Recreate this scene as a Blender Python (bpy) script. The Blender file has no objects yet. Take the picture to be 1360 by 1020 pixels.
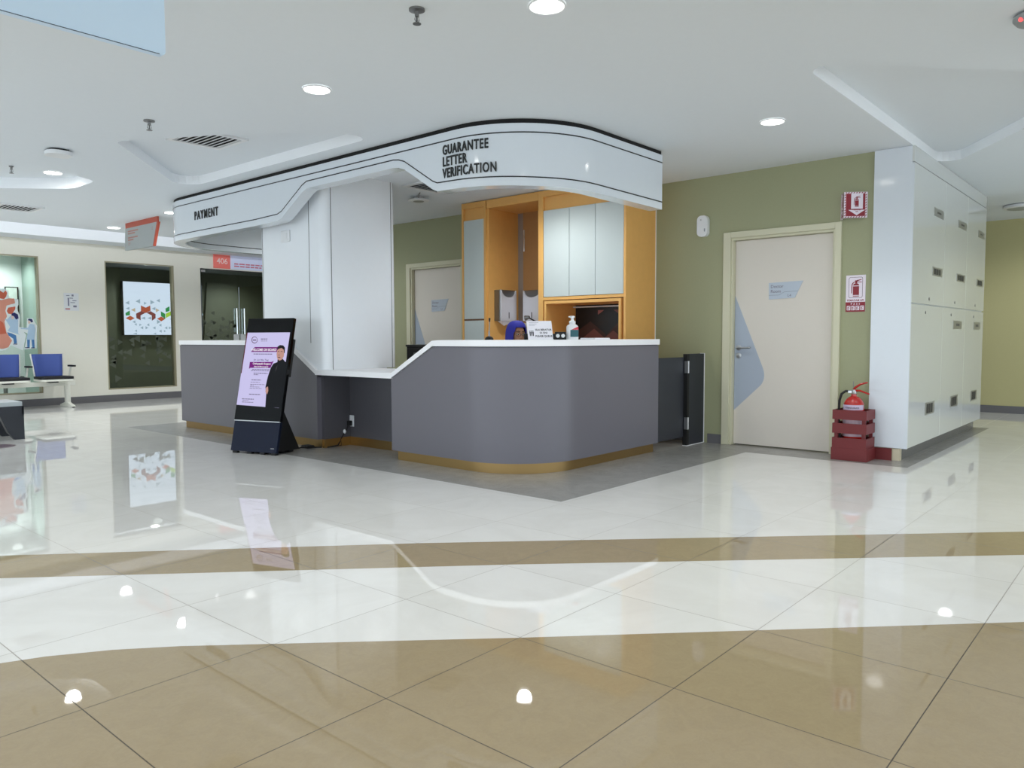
import bpy, bmesh, math, random
from mathutils import Vector, Matrix
from mathutils.geometry import tessellate_polygon
SC = bpy.context.scene
COL = SC.collection
# Hospital reception hall rebuilt from one photograph: a curved grey counter under a white canopy,
# orange cabinets, olive wall with a doctor room door, polished tile floor.
EXPOSURE = 0.25
LAMP = 42.0
INNER = 1.25
SCREEN = .85
LCOL = (.955, .985, 1.0)
WCOL = (.80, .90, 1.0, 1.0)
COVE = 13.0
WSTR = 2.3
random.seed(7)
PI = math.pi

# ------------------------------------------------------------------ colours and materials
def lin(r, g, b):
    def f(c):
        c /= 255.0
        return c/12.92 if c <= 0.04045 else ((c+0.055)/1.055)**2.4
    return (f(r), f(g), f(b), 1.0)

class NT:
    def __init__(self, m):
        m.use_nodes = True
        self.t = m.node_tree
        self.b = self.t.nodes.get('Principled BSDF')
        self.out = [n for n in self.t.nodes if n.type == 'OUTPUT_MATERIAL'][0]
    def n(self, kind, **kw):
        x = self.t.nodes.new(kind)
        for k, v in kw.items():
            setattr(x, k, v)
        return x
    def l(self, a, b): self.t.links.new(a, b)
    def math(self, op, a, b=None, c=None):
        x = self.n('ShaderNodeMath', operation=op)
        for i, v in enumerate((a, b, c)):
            if v is None: continue
            if isinstance(v, (int, float)): x.inputs[i].default_value = v
            else: self.l(v, x.inputs[i])
        return x.outputs[0]
    def mix(self, fac, a, b):
        x = self.n('ShaderNodeMix', data_type='RGBA')
        if isinstance(fac, (int, float)): x.inputs[0].default_value = fac
        else: self.l(fac, x.inputs[0])
        for i, v in ((6, a), (7, b)):
            if isinstance(v, tuple): x.inputs[i].default_value = v
            else: self.l(v, x.inputs[i])
        return x.outputs[2]

MATS = {}
def mat(name, rgb, rough=0.5, metal=0.0, coat=0.0, spec=0.5, noise=0.0, nscale=20.0, bump=0.0, bscale=200.0, emit=0.0):
    if name in MATS: return MATS[name]
    m = bpy.data.materials.new(name)
    t = NT(m)
    c = lin(*rgb)
    b = t.b
    b.inputs['Base Color'].default_value = c
    b.inputs['Roughness'].default_value = rough
    b.inputs['Metallic'].default_value = metal
    b.inputs['Coat Weight'].default_value = coat
    b.inputs['Coat Roughness'].default_value = 0.04
    b.inputs['Specular IOR Level'].default_value = spec
    tc = t.n('ShaderNodeTexCoord')
    nz = t.n('ShaderNodeTexNoise')
    nz.inputs['Scale'].default_value = nscale
    nz.inputs['Detail'].default_value = 5
    t.l(tc.outputs['Object'], nz.inputs['Vector'])
    k = noise if noise else 0.012
    dark = tuple(v*(1-k) for v in c[:3])+(1,)
    lite = tuple(min(1, v*(1+k)) for v in c[:3])+(1,)
    t.l(t.mix(nz.outputs['Fac'], dark, lite), b.inputs['Base Color'])
    if bump:
        n2 = t.n('ShaderNodeTexNoise'); n2.inputs['Scale'].default_value = bscale
        t.l(tc.outputs['Object'], n2.inputs['Vector'])
        bp = t.n('ShaderNodeBump'); bp.inputs['Strength'].default_value = bump; bp.inputs['Distance'].default_value = 0.002
        t.l(n2.outputs['Fac'], bp.inputs['Height']); t.l(bp.outputs['Normal'], b.inputs['Normal'])
    if emit:
        b.inputs['Emission Color'].default_value = c
        b.inputs['Emission Strength'].default_value = emit
    MATS[name] = m
    return m

def glow(name, rgb, strength):
    if name in MATS: return MATS[name]
    m = bpy.data.materials.new(name); t = NT(m)
    e = t.n('ShaderNodeEmission'); e.inputs['Color'].default_value = lin(*rgb); e.inputs['Strength'].default_value = strength
    t.l(e.outputs[0], t.out.inputs['Surface'])
    MATS[name] = m
    return m

def glass(name, tint, refl=1.0):
    if name in MATS: return MATS[name]
    m = bpy.data.materials.new(name); t = NT(m)
    tr = t.n('ShaderNodeBsdfTransparent'); tr.inputs['Color'].default_value = tint
    gl = t.n('ShaderNodeBsdfGlossy'); gl.inputs['Roughness'].default_value = 0.01
    fr = t.n('ShaderNodeFresnel'); fr.inputs['IOR'].default_value = 1.45
    mx = t.n('ShaderNodeMixShader')
    t.l(t.math('MULTIPLY', fr.outputs[0], refl), mx.inputs[0]); t.l(tr.outputs[0], mx.inputs[1]); t.l(gl.outputs[0], mx.inputs[2])
    t.l(mx.outputs[0], t.out.inputs['Surface'])
    MATS[name] = m
    return m

TX0, TY0, TS = 0.7913, 0.4977, 0.6
def tile_mat(name, rgb, rgb2, vein, rough, grout, gw=0.0016, nscale=1.6, grain=0.0, wave=0.0, spec=0.5):
    m = bpy.data.materials.new(name); t = NT(m); b = t.b
    tc = t.n('ShaderNodeTexCoord'); sp = t.n('ShaderNodeSeparateXYZ'); t.l(tc.outputs['Object'], sp.inputs[0])
    def edge(o, off):
        f = t.math('FRACT', t.math('DIVIDE', t.math('ADD', o, 60.0-off), TS))
        d = t.math('ABSOLUTE', t.math('SUBTRACT', f, 0.5))
        return t.math('GREATER_THAN', d, 0.5-gw/TS)
    g = t.math('MAXIMUM', edge(sp.outputs[0], TX0), edge(sp.outputs[1], TY0))
    # per-tile tone
    def cell(o, off): return t.math('FLOOR', t.math('DIVIDE', t.math('ADD', o, 60.0-off), TS))
    cb = t.n('ShaderNodeCombineXYZ'); t.l(cell(sp.outputs[0], TX0), cb.inputs[0]); t.l(cell(sp.outputs[1], TY0), cb.inputs[1])
    wn = t.n('ShaderNodeTexWhiteNoise', noise_dimensions='3D'); t.l(cb.outputs[0], wn.inputs['Vector'])
    add = t.n('ShaderNodeVectorMath', operation='ADD'); t.l(tc.outputs['Object'], add.inputs[0])
    sc = t.n('ShaderNodeVectorMath', operation='SCALE'); t.l(wn.outputs['Color'], sc.inputs[0]); sc.inputs['Scale'].default_value = 30.0
    t.l(sc.outputs[0], add.inputs[1])
    nz = t.n('ShaderNodeTexNoise'); nz.inputs['Scale'].default_value = nscale; nz.inputs['Detail'].default_value = 8; nz.inputs['Roughness'].default_value = .65; nz.inputs['Distortion'].default_value = 1.2
    t.l(add.outputs[0], nz.inputs['Vector'])
    rp = t.n('ShaderNodeValToRGB'); rp.color_ramp.elements[0].position = .38; rp.color_ramp.elements[1].position = .62
    t.l(nz.outputs['Fac'], rp.inputs[0])
    fac = t.math('MULTIPLY', rp.outputs[0], vein)
    c = t.mix(fac, lin(*rgb), lin(*rgb2))
    if grain:
        n2 = t.n('ShaderNodeTexNoise'); n2.inputs['Scale'].default_value = 90; n2.inputs['Detail'].default_value = 6; n2.inputs['Roughness'].default_value = .8
        t.l(tc.outputs['Object'], n2.inputs['Vector'])
        r2 = t.n('ShaderNodeValToRGB'); r2.color_ramp.elements[0].position = .35; r2.color_ramp.elements[1].position = .65
        t.l(n2.outputs['Fac'], r2.inputs[0])
        c = t.mix(t.math('MULTIPLY', r2.outputs[0], grain), c, lin(*[min(255, v*1.35) for v in rgb2]))
    c = t.mix(g, c, lin(*grout))
    t.l(c, b.inputs['Base Color'])
    t.l(t.math('ADD', t.math('MULTIPLY', g, 0.5), rough), b.inputs['Roughness'])
    b.inputs['Specular IOR Level'].default_value = spec
    if wave:
        n3 = t.n('ShaderNodeTexNoise'); n3.inputs['Scale'].default_value = 7.0; n3.inputs['Detail'].default_value = 2
        t.l(add.outputs[0], n3.inputs['Vector'])
        bp = t.n('ShaderNodeBump'); bp.inputs['Strength'].default_value = wave; bp.inputs['Distance'].default_value = 0.003
        t.l(n3.outputs['Fac'], bp.inputs['Height']); t.l(bp.outputs['Normal'], b.inputs['Normal'])
    MATS[name] = m
    return m

# ------------------------------------------------------------------ mesh builder
def loc_of(o):
    v = Vector((0, 0, 0))
    while o is not None:
        v += o.location; o = o.parent
    return v

class B:
    def __init__(self): self.v = []; self.f = []; self.m = []; self.cur = 0; self.X = None
    def mi(self, i): self.cur = i; return self
    def add(self, vs, fs):
        n = len(self.v)
        if self.X is not None: vs = [tuple(self.X @ Vector(p)) for p in vs]
        self.v += [tuple(p) for p in vs]
        self.f += [tuple(i+n for i in f) for f in fs]
        self.m += [self.cur]*len(fs)
        return self
    def box(self, x0, x1, y0, y1, z0, z1):
        x0, x1 = sorted((x0, x1)); y0, y1 = sorted((y0, y1)); z0, z1 = sorted((z0, z1))
        return self.add([(x0,y0,z0),(x1,y0,z0),(x1,y1,z0),(x0,y1,z0),(x0,y0,z1),(x1,y0,z1),(x1,y1,z1),(x0,y1,z1)],
                        [(0,3,2,1),(4,5,6,7),(0,1,5,4),(1,2,6,5),(2,3,7,6),(3,0,4,7)])
    def prism(self, poly, axis, a, b):
        """poly: 2-D outline; axis 0: (y,z) along x; 1: (x,z) along y; 2: (x,y) along z"""
        def P(p, t):
            return (t, p[0], p[1]) if axis == 0 else (p[0], t, p[1]) if axis == 1 else (p[0], p[1], t)
        n = len(poly)
        vs = [P(p, a) for p in poly]+[P(p, b) for p in poly]
        tris = tessellate_polygon([[Vector((p[0], p[1], 0)) for p in poly]])
        fs = [tuple(reversed(t)) for t in tris]+[tuple(i+n for i in t) for t in tris]
        fs += [(i, (i+1) % n, n+(i+1) % n, n+i) for i in range(n)]
        return self.add(vs, fs)
    def flat(self, poly, fn):
        """a flat polygon; fn maps (u,v) to a 3-D point"""
        tris = tessellate_polygon([[Vector((p[0], p[1], 0)) for p in poly]])
        return self.add([fn(*p) for p in poly], [tuple(t) for t in tris])
    def tube(self, pts, r, seg=10, caps=True):
        pts = [Vector(p) for p in pts]
        rs = r if isinstance(r, (list, tuple)) else [r]*len(pts)
        vs, fs = [], []
        up = Vector((0, 0, 1))
        for i, p in enumerate(pts):
            d = (pts[min(i+1, len(pts)-1)]-pts[max(i-1, 0)]).normalized()
            a = d.cross(up)
            if a.length < 1e-3: a = d.cross(Vector((1, 0, 0)))
            a.normalize(); b = d.cross(a).normalized()
            for k in range(seg):
                t = 2*PI*k/seg
                vs.append(p+(a*math.cos(t)+b*math.sin(t))*rs[i])
        for i in range(len(pts)-1):
            for k in range(seg):
                fs.append((i*seg+k, i*seg+(k+1) % seg, (i+1)*seg+(k+1) % seg, (i+1)*seg+k))
        if caps:
            fs.append(tuple(range(seg-1, -1, -1))); fs.append(tuple((len(pts)-1)*seg+k for k in range(seg)))
        return self.add(vs, fs)
    def lathe(self, prof, c=(0, 0, 0), seg=32, sx=1, sy=1):
        vs, fs = [], []
        for r, z in prof:
            for k in range(seg):
                t = 2*PI*k/seg
                vs.append((c[0]+r*sx*math.cos(t), c[1]+r*sy*math.sin(t), c[2]+z))
        n = len(prof)
        for i in range(n-1):
            for k in range(seg):
                fs.append((i*seg+k, i*seg+(k+1) % seg, (i+1)*seg+(k+1) % seg, (i+1)*seg+k))
        fs.append(tuple(range(seg-1, -1, -1))); fs.append(tuple((n-1)*seg+k for k in range(seg)))
        return self.add(vs, fs)
    def ball(self, c, r, seg=16, rings=10):
        rx, ry, rz = r if isinstance(r, (list, tuple)) else (r, r, r)
        vs = [(c[0], c[1], c[2]-rz)]; fs = []
        for i in range(1, rings):
            a = PI*i/rings
            for k in range(seg):
                t = 2*PI*k/seg
                vs.append((c[0]+rx*math.sin(a)*math.cos(t), c[1]+ry*math.sin(a)*math.sin(t), c[2]-rz*math.cos(a)))
        vs.append((c[0], c[1], c[2]+rz)); last = len(vs)-1
        for k in range(seg): fs.append((0, 1+(k+1) % seg, 1+k))
        for i in range(rings-2):
            for k in range(seg):
                a = 1+i*seg
                fs.append((a+k, a+(k+1) % seg, a+seg+(k+1) % seg, a+seg+k))
        a = 1+(rings-2)*seg
        for k in range(seg): fs.append((a+k, a+(k+1) % seg, last))
        return self.add(vs, fs)
    def ribbon(self, path, o_out, o_in, zb, zt):
        """solid band along path [(s,x,y,nx,ny)]; zb, zt: functions of s or numbers"""
        fz = lambda z, s: z(s) if callable(z) else z
        vs, fs = [], []
        for s, x, y, nx, ny in path:
            a, c = fz(zb, s), fz(zt, s)
            vs += [(x+nx*o_out, y+ny*o_out, a), (x+nx*o_out, y+ny*o_out, c), (x-nx*o_in, y-ny*o_in, c), (x-nx*o_in, y-ny*o_in, a)]
        n = len(path)
        for i in range(n-1):
            for k in range(4):
                fs.append((i*4+k, i*4+(k+1) % 4, (i+1)*4+(k+1) % 4, (i+1)*4+k))
        fs.append((3, 2, 1, 0)); e = (n-1)*4; fs.append((e, e+1, e+2, e+3))
        return self.add(vs, fs)
    def text(self, s, size, fn, align='CENTER', sx=1.0, bold=0.0, depth=0.0, spacing=1.0):
        """writing; fn maps (u, v, w) to a 3-D point"""
        cu = bpy.data.curves.new('t', 'FONT'); cu.body = s; cu.size = size; cu.align_x = align; cu.offset = bold
        cu.space_character = spacing
        cu.resolution_u = 3; cu.extrude = depth
        o = bpy.data.objects.new('t', cu); COL.objects.link(o)
        dg = bpy.context.evaluated_depsgraph_get(); dg.update()
        ev = o.evaluated_get(dg); me = ev.to_mesh()
        vs = [fn(v.co.x*sx, v.co.y, v.co.z+depth) for v in me.vertices]
        fs = [tuple(p.vertices) for p in me.polygons]
        ev.to_mesh_clear(); bpy.data.objects.remove(o); bpy.data.curves.remove(cu)
        return self.add(vs, fs)
    def build(self, name, mats, parent=None, local=False, bevel=0.0, smooth=None, seg=2, fixn=True):
        if not isinstance(mats, (list, tuple)): mats = [mats]
        vs = [Vector(p) for p in self.v]
        o = bpy.data.objects.new(name, None) if False else None
        me = bpy.data.meshes.new(name)
        if parent is not None:
            base = Vector((0, 0, 0)) if local else loc_of(parent)
            org = Vector((0, 0, 0))
        else:
            lo = [min(p[i] for p in vs) for i in range(3)]; hi = [max(p[i] for p in vs) for i in range(3)]
            base = Vector(((lo[0]+hi[0])/2, (lo[1]+hi[1])/2, lo[2])) if not local else Vector((0, 0, 0))
            org = base
        me.from_pydata([p-base for p in vs], [], self.f)
        for m in mats: me.materials.append(m)
        for p, i in zip(me.polygons, self.m): p.material_index = min(i, len(mats)-1)
        if fixn:
            bm = bmesh.new(); bm.from_mesh(me)
            bmesh.ops.recalc_face_normals(bm, faces=bm.faces)
            bm.to_mesh(me); bm.free()
        if smooth:
            for p in me.polygons: p.use_smooth = True
            me.set_sharp_from_angle(angle=math.radians(smooth))
        o = bpy.data.objects.new(name, me); COL.objects.link(o)
        o.location = org
        if parent is not None: o.parent = parent
        if bevel:
            md = o.modifiers.new('Bevel', 'BEVEL'); md.width = bevel; md.segments = seg; md.limit_method = 'ANGLE'; md.angle_limit = math.radians(40)
        return o

def tag(o, label, cat, group=None):
    o['label'] = label; o['category'] = cat
    if group: o['group'] = group
    return o
def thing(name, label, cat, loc=(0, 0, 0), rotz=0.0, group=None):
    o = bpy.data.objects.new(name, None); COL.objects.link(o); o.empty_display_size = 0.1
    o.location = loc; o.rotation_euler = (0, 0, rotz)
    return tag(o, label, cat, group)
def struct(o): o['kind'] = 'structure'; return o
def copy_tree(o, parent=None):
    c = o.copy(); COL.objects.link(c); c.parent = parent
    for ch in list(o.children): copy_tree(ch, c)
    return c
def bx(name, m, x0, x1, y0, y1, z0, z1, parent=None, bevel=0.0):
    return B().box(x0, x1, y0, y1, z0, z1).build(name, m, parent, bevel=bevel)
def rrect(w, h, r, n=5, cx=0, cy=0):
    out = []
    for qx, qy, a0 in ((1, -1, -90), (1, 1, 0), (-1, 1, 90), (-1, -1, 180)):
        for i in range(n+1):
            a = math.radians(a0+90*i/n)
            out.append((cx+qx*(w/2-r)+r*math.cos(a), cy+qy*(h/2-r)+r*math.sin(a)))
    return out
def circle(cx, cy, r, n=24, ry=None):
    return [(cx+r*math.cos(2*PI*i/n), cy+(ry or r)*math.sin(2*PI*i/n)) for i in range(n)]
def pw(pts):
    """piecewise-linear function of s"""
    def f(s):
        if s <= pts[0][0]: return pts[0][1]
        for (a, u), (b, v) in zip(pts, pts[1:]):
            if s <= b: return u+(v-u)*(s-a)/(b-a) if b > a else v
        return pts[-1][1]
    return f
def path_of(segs, step, extra=()):
    """segs: ('L',p,q,n) or ('A',centre,r,a0,a1); returns sampled [(s,x,y,nx,ny)] and an evaluator"""
    parts, s = [], 0.0
    for g in segs:
        if g[0] == 'L':
            L = math.dist(g[1], g[2])
        else: L = abs(g[4]-g[3])*g[2]
        parts.append((s, s+L, g)); s += L
    def ev(t):
        for a, b, g in parts:
            if t <= b+1e-9 or g is parts[-1][2]:
                k = (t-a)/(b-a)
                if g[0] == 'L':
                    return (t, g[1][0]+(g[2][0]-g[1][0])*k, g[1][1]+(g[2][1]-g[1][1])*k, g[3][0], g[3][1])
                an = g[3]+(g[4]-g[3])*k
                return (t, g[1][0]+g[2]*math.cos(an), g[1][1]+g[2]*math.sin(an), math.cos(an), math.sin(an))
    def sample(t0, t1):
        ts = {t0, t1}
        for a, b, g in parts:
            n = max(1, int((b-a)/step)) if g[0] == 'A' else max(1, int((b-a)/.3))
            for i in range(n+1):
                t = a+(b-a)*i/n
                if t0 < t < t1: ts.add(round(t, 5))
        for t in extra:
            if t0 < t < t1: ts.add(t)
        ts = sorted(ts)
        out = [ts[0]]
        for t in ts[1:]:
            if t-out[-1] > 1e-4: out.append(t)
        return [ev(t) for t in out]
    return ev, sample, s
# ------------------------------------------------------------------ camera
F, PITCH, TH, ROLL, EYE = 1019.1, .059886, .7157676, -.0035027, 1.0411
fw = Vector((math.cos(TH)*math.cos(PITCH), math.sin(TH)*math.cos(PITCH), -math.sin(PITCH)))
rt0 = Vector((math.sin(TH), -math.cos(TH), 0)); up0 = rt0.cross(fw)
rt = rt0*math.cos(ROLL)+up0*math.sin(ROLL); upv = up0*math.cos(ROLL)-rt0*math.sin(ROLL)
cam = bpy.data.cameras.new('camera'); co = bpy.data.objects.new('camera', cam); COL.objects.link(co)
M3 = Matrix((rt, upv, -fw)).transposed()
co.matrix_world = Matrix.Translation((0, 0, EYE)) @ M3.to_4x4()
cam.sensor_width = 36.0; cam.lens = F*36.0/1360.0; cam.clip_start = 0.05; cam.clip_end = 200
SC.camera = co
SC.view_settings.view_transform = 'Standard'; SC.view_settings.look = 'None'
SC.view_settings.gamma = 1.0; SC.view_settings.use_curve_mapping = False
SC.view_settings.exposure = EXPOSURE
SC.cycles.use_denoising = True
SC.cycles.max_bounces = 10; SC.cycles.diffuse_bounces = 5; SC.cycles.glossy_bounces = 5
SC.cycles.transparent_max_bounces = 12
SC.cycles.sample_clamp_indirect = 6.0

# ------------------------------------------------------------------ materials
m_cream = tile_mat('polished cream marble tile', (227, 226, 222), (213, 211, 206), .42, .02, (150, 146, 138), nscale=2.2, wave=0, spec=.65)
m_tan = tile_mat('polished tan tile', (158, 142, 112), (150, 134, 106), .6, .02, (66, 56, 42), nscale=14, grain=.08, wave=.003, spec=.65)
m_gray = tile_mat('grey granite tile', (146, 145, 142), (130, 129, 126), .8, .26, (136, 135, 132), nscale=5, grain=.35, gw=.0008, spec=.4)
m_ceil = mat('matt white ceiling paint', (230, 236, 241), .85)
m_cove = mat('lit recess white', (246, 249, 252), .8)  # ceiling white lightened for the recess sides, their brighter light put into colour
m_green = mat('olive green wall paint', (160, 162, 128), .55, noise=.03, nscale=60, bump=.15, bscale=400)
m_beige = mat('beige wall paint', (240, 237, 224), .7)
m_corr = mat('ochre wall paint', (190, 184, 136), .7, noise=.04, nscale=90)
m_white = mat('white paint', (235, 235, 230), .6)
m_granite = mat('dark grey granite skirting', (108, 107, 110), .25, noise=.25, nscale=160)
m_frame = mat('cream painted door frame', (210, 207, 180), .45)
m_leaf = mat('pale cream door laminate', (220, 213, 202), .5)
m_decal = mat('grey blue door film', (172, 182, 196), .4)
m_steel = mat('brushed steel', (190, 190, 190), .28, metal=1.0)
m_chrome = mat('polished chrome', (225, 228, 230), .08, metal=1.0)
m_dsteel = mat('dark brushed steel', (140, 140, 140), .35, metal=1.0)
m_black = mat('black plastic', (18, 18, 20), .35)
m_mattblack = mat('matt black', (12, 12, 13), .6)
m_canopy = mat('glossy white laminate', (218, 225, 231), .12, coat=.3)
m_stripe = mat('black pinstripe', (22, 24, 24), .3)
m_col = mat('white panel cladding', (240, 244, 248), .22)
m_counter = mat('grey counter laminate', (106, 104, 112), .33)
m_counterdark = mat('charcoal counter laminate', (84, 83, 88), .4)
m_slab = mat('white solid surface', (244, 244, 246), .3)
m_brass = mat('brushed brass kick plate', (158, 130, 84), .3, metal=.85)
m_orange = mat('honey orange wood laminate', (240, 184, 106), .42, noise=.05, nscale=14)
m_dwood = mat('brown wood laminate', (172, 130, 84), .45, noise=.06, nscale=14)
m_cabdoor = mat('pale grey green cabinet door', (206, 215, 213), .32)
m_locker = mat('high gloss white cabinet door', (214, 217, 214), .06, coat=.5)
m_lockend = mat('white gloss end panel', (218, 224, 230), .1)
m_plate = mat('brushed aluminium plate', (165, 165, 160), .35, metal=.6)
m_slot = mat('dark vent slot', (55, 54, 50), .6)
m_seam = mat('dark panel joint', (120, 122, 122), .6)
m_charcoal = mat('charcoal gate panel', (46, 49, 56), .5)
m_red = mat('red enamel', (178, 26, 16), .18, coat=.4)
m_dred = mat('dark red painted board', (112, 34, 36), .5)
m_signred = mat('sign red', (140, 18, 38), .4)
m_paper = mat('white paper', (236, 234, 240), .6)
m_ink = mat('dark ink', (40, 38, 48), .6)
m_pink = mat('pink print', (222, 128, 148), .6)
m_plastic = mat('white plastic', (232, 234, 236), .35)
m_gap = mat('black shadow gap', (8, 8, 8), .8)
m_olive = mat('dark olive wall', (84, 88, 72), .6)
m_olive2 = mat('grey olive panel', (98, 102, 88), .6)
m_skin = mat('brown skin', (172, 124, 96), .5)
m_hijab = mat('royal blue headscarf cloth', (36, 38, 150), .7, noise=.1, nscale=40)

XW, ZC, YB, YL = 6.98, 2.60, 13.5, 1.683

# ------------------------------------------------------------------ floor
def floor_band(x, y):
    def below(p, q):
        # positive on the far side of the line p-q
        return (q[0]-p[0])*(y-p[1])-(q[1]-p[1])*(x-p[0])
    return below
T1 = [(-2.5, 7.6), (1.13, 4.265), (2.606, 2.875), (4.841, .591), (9.5, -4.2)]
T2 = [(-2.5, 7.3), (1.018, 3.857), (2.602, 2.303), (4.319, .524), (8.8, -4.1)]
T3 = [(-2.5, 4.2), (.738, 2.833), (.852, 2.781), (1.02, 2.668), (1.183, 2.525), (1.986, 1.697), (3.295, .392), (7.9, -4.2)]
def yline(P, x):
    for a, b in zip(P, P[1:]):
        if x <= b[0]: return a[1]+(b[1]-a[1])*(x-a[0])/(b[0]-a[0])
    return -99
def floor_kind(x, y):
    if (x > 3.845 and y > 2.935 and y < 9.41) or (x > 6.60 and y > 2.09) or (x > 6.62 and y > 1.60 and x < 10.1): return 2
    if y < yline(T3, x): return 1
    if yline(T2, x) < y < yline(T1, x): return 1
    return 0
bm = bmesh.new()
vs = [bm.verts.new(p) for p in ((-8, -8, 0), (12.4, -8, 0), (12.4, 16, 0), (-8, 16, 0))]
bm.faces.new(vs)
cuts = [((3.845, 0), (3.845, 1)), ((0, 2.935), (1, 2.935)), ((0, 9.41), (1, 9.41)), ((6.60, 0), (6.60, 1)), ((0, 2.09), (1, 2.09)),
        ((6.62, 0), (6.62, 1)), ((0, 1.6), (1, 1.6)), ((10.1, 0), (10.1, 1))]
for P in (T1, T2, T3): cuts += list(zip(P, P[1:]))
for P in (T1, T2, T3): cuts += [((p[0], 0), (p[0], 1)) for p in P]
for a, b in cuts:
    d = Vector((b[0]-a[0], b[1]-a[1], 0)); nrm = Vector((-d.y, d.x, 0)).normalized()
    bmesh.ops.bisect_plane(bm, geom=bm.verts[:]+bm.edges[:]+bm.faces[:], plane_co=(a[0], a[1], 0), plane_no=nrm, dist=1e-6)
for f in bm.faces:
    c = f.calc_center_median(); f.material_index = floor_kind(c.x, c.y)
    if f.normal.z < 0: f.normal_flip()
me = bpy.data.meshes.new('floor'); bm.to_mesh(me); bm.free()
for m in (m_cream, m_tan, m_gray): me.materials.append(m)
o = bpy.data.objects.new('floor', me); COL.objects.link(o); struct(o)

# ------------------------------------------------------------------ ceiling with recesses
def rounded(poly, rad, n=6):
    out = []
    N = len(poly)
    for i, p in enumerate(poly):
        r = rad[i] if isinstance(rad, (list, tuple)) else rad
        a, p_, c = Vector(poly[i-1]), Vector(p), Vector(poly[(i+1) % N])
        u, v = (a-p_).normalized(), (c-p_).normalized()
        ang = u.angle(v); t = min(r/math.tan(ang/2), (a-p_).length*.45, (c-p_).length*.45); r = t*math.tan(ang/2)
        ctr = p_+(u+v).normalized()*(r/math.sin(ang/2))
        s, e = p_+u*t-ctr, p_+v*t-ctr
        a0 = math.atan2(s.y, s.x); da = math.atan2(e.y, e.x)-a0
        while da > PI: da -= 2*PI
        while da < -PI: da += 2*PI
        for k in range(n+1):
            q = a0+da*k/n; out.append((ctr.x+r*math.cos(q), ctr.y+r*math.sin(q)))
    return out
def ccw(p):
    return p if sum(a[0]*b[1]-b[0]*a[1] for a, b in zip(p, p[1:]+p[:1])) > 0 else p[::-1]
REC = [(ccw(rounded([(4.44, 1.70), (8.06, 1.70), (6.55, .66), (5.75, .50)], [.10, .12, .2, .2])), .085),
       (ccw(rounded([(2.60, 6.40), (3.15, 5.42), (3.88, 4.66), (3.86, 7.88)], [.10, .5, .12, .15])), .085),
       (ccw(rounded([(1.2, 10.45), (2.62, 9.2), (3.10, 8.72), (3.10, 8.13), (1.2, 7.05)], [.1, .5, .32, .16, .1])), .11)]
REC.append(([(-6.5, 11.75), (11.9, 11.75), (11.9, 12.97), (-6.5, 12.97)], .165))
outer = [(-8, -8), (12.3, -8), (12.3, 13.55), (-8, 13.55)]
loops = [outer]+[r[0] for r in REC]
b = B()
flatpts = [p for L in loops for p in L]
tris = tessellate_polygon([[Vector((p[0], p[1], 0)) for p in L] for L in loops])
b.add([(p[0], p[1], ZC) for p in flatpts], tris)
b.box(-8, 12.3, 9.5, 9.5001, ZC+.25, ZC+.26)      # keeps the shell closed above the recesses
b.mi(1)
for L, d in REC:
    n = len(L)
    b.add([(p[0], p[1], ZC) for p in L]+[(p[0], p[1], ZC+d) for p in L], [(i, (i+1) % n, n+(i+1) % n, n+i) for i in range(n)])
    b.mi(0); b.flat(L, lambda u, v, d=d: (u, v, ZC+d)); b.mi(1)
struct(b.build('ceiling', [m_ceil, m_cove], fixn=False))

# ------------------------------------------------------------------ walls
DY = 4.595          # the rear doctor room door is the front one again, further along the wall
b = B()
W1 = XW+.14
b.box(XW, W1, 1.995, 2.30, 0, ZC); b.box(XW, W1, 2.30, 3.30, 2.0, ZC); b.box(XW, W1, 3.30, 2.30+DY, 0, ZC)
b.box(XW, W1, 2.30+DY, 3.30+DY, 2.0, ZC); b.box(XW, W1, 3.30+DY, 9.6, 0, ZC)
struct(b.build('wall_right', m_green))
struct(bx('wall_locker', m_white, 7.12, 10.03, 1.99, 2.1, 0, ZC))
struct(bx('wall_corridor', m_corr, 12.2, 12.35, -6, 13.5, 0, ZC))
b = B(); t = .13
for x0, x1, z0, z1 in ((-8, 2.9, 0, 2.76), (2.9, 4.26, 0, .2), (2.9, 4.26, 2.34, 2.76), (4.26, 5.24, 0, 2.76), (5.24, 6.40, 0, .2), (5.24, 6.40, 2.34, 2.76),
                       (6.40, 6.89, 0, 2.76), (6.89, 8.46, 2.33, 2.76), (8.46, 12.2, 0, 2.76)):
    b.box(x0, x1, YB, YB+t, z0, z1)
struct(b.build('wall_back', m_beige))
for i, (a, c) in enumerate(((-8, 6.89), (8.46, 12.2))):
    struct(bx('baseboard_back', m_granite, a, c, YB-.012, YB, 0, .112))
struct(bx('baseboard_corridor', m_granite, 12.188, 12.2, -6, 13.4, 0, .10))
b = B()
for y0, y1 in ((1.995, 2.245), (3.35, 3.50), (3.72, 4.10), (6.40, 6.84), (7.98, 9.6)):
    b.box(XW-.012, XW, y0, y1, 0, .09)
struct(b.build('baseboard_right', m_granite))

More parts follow.
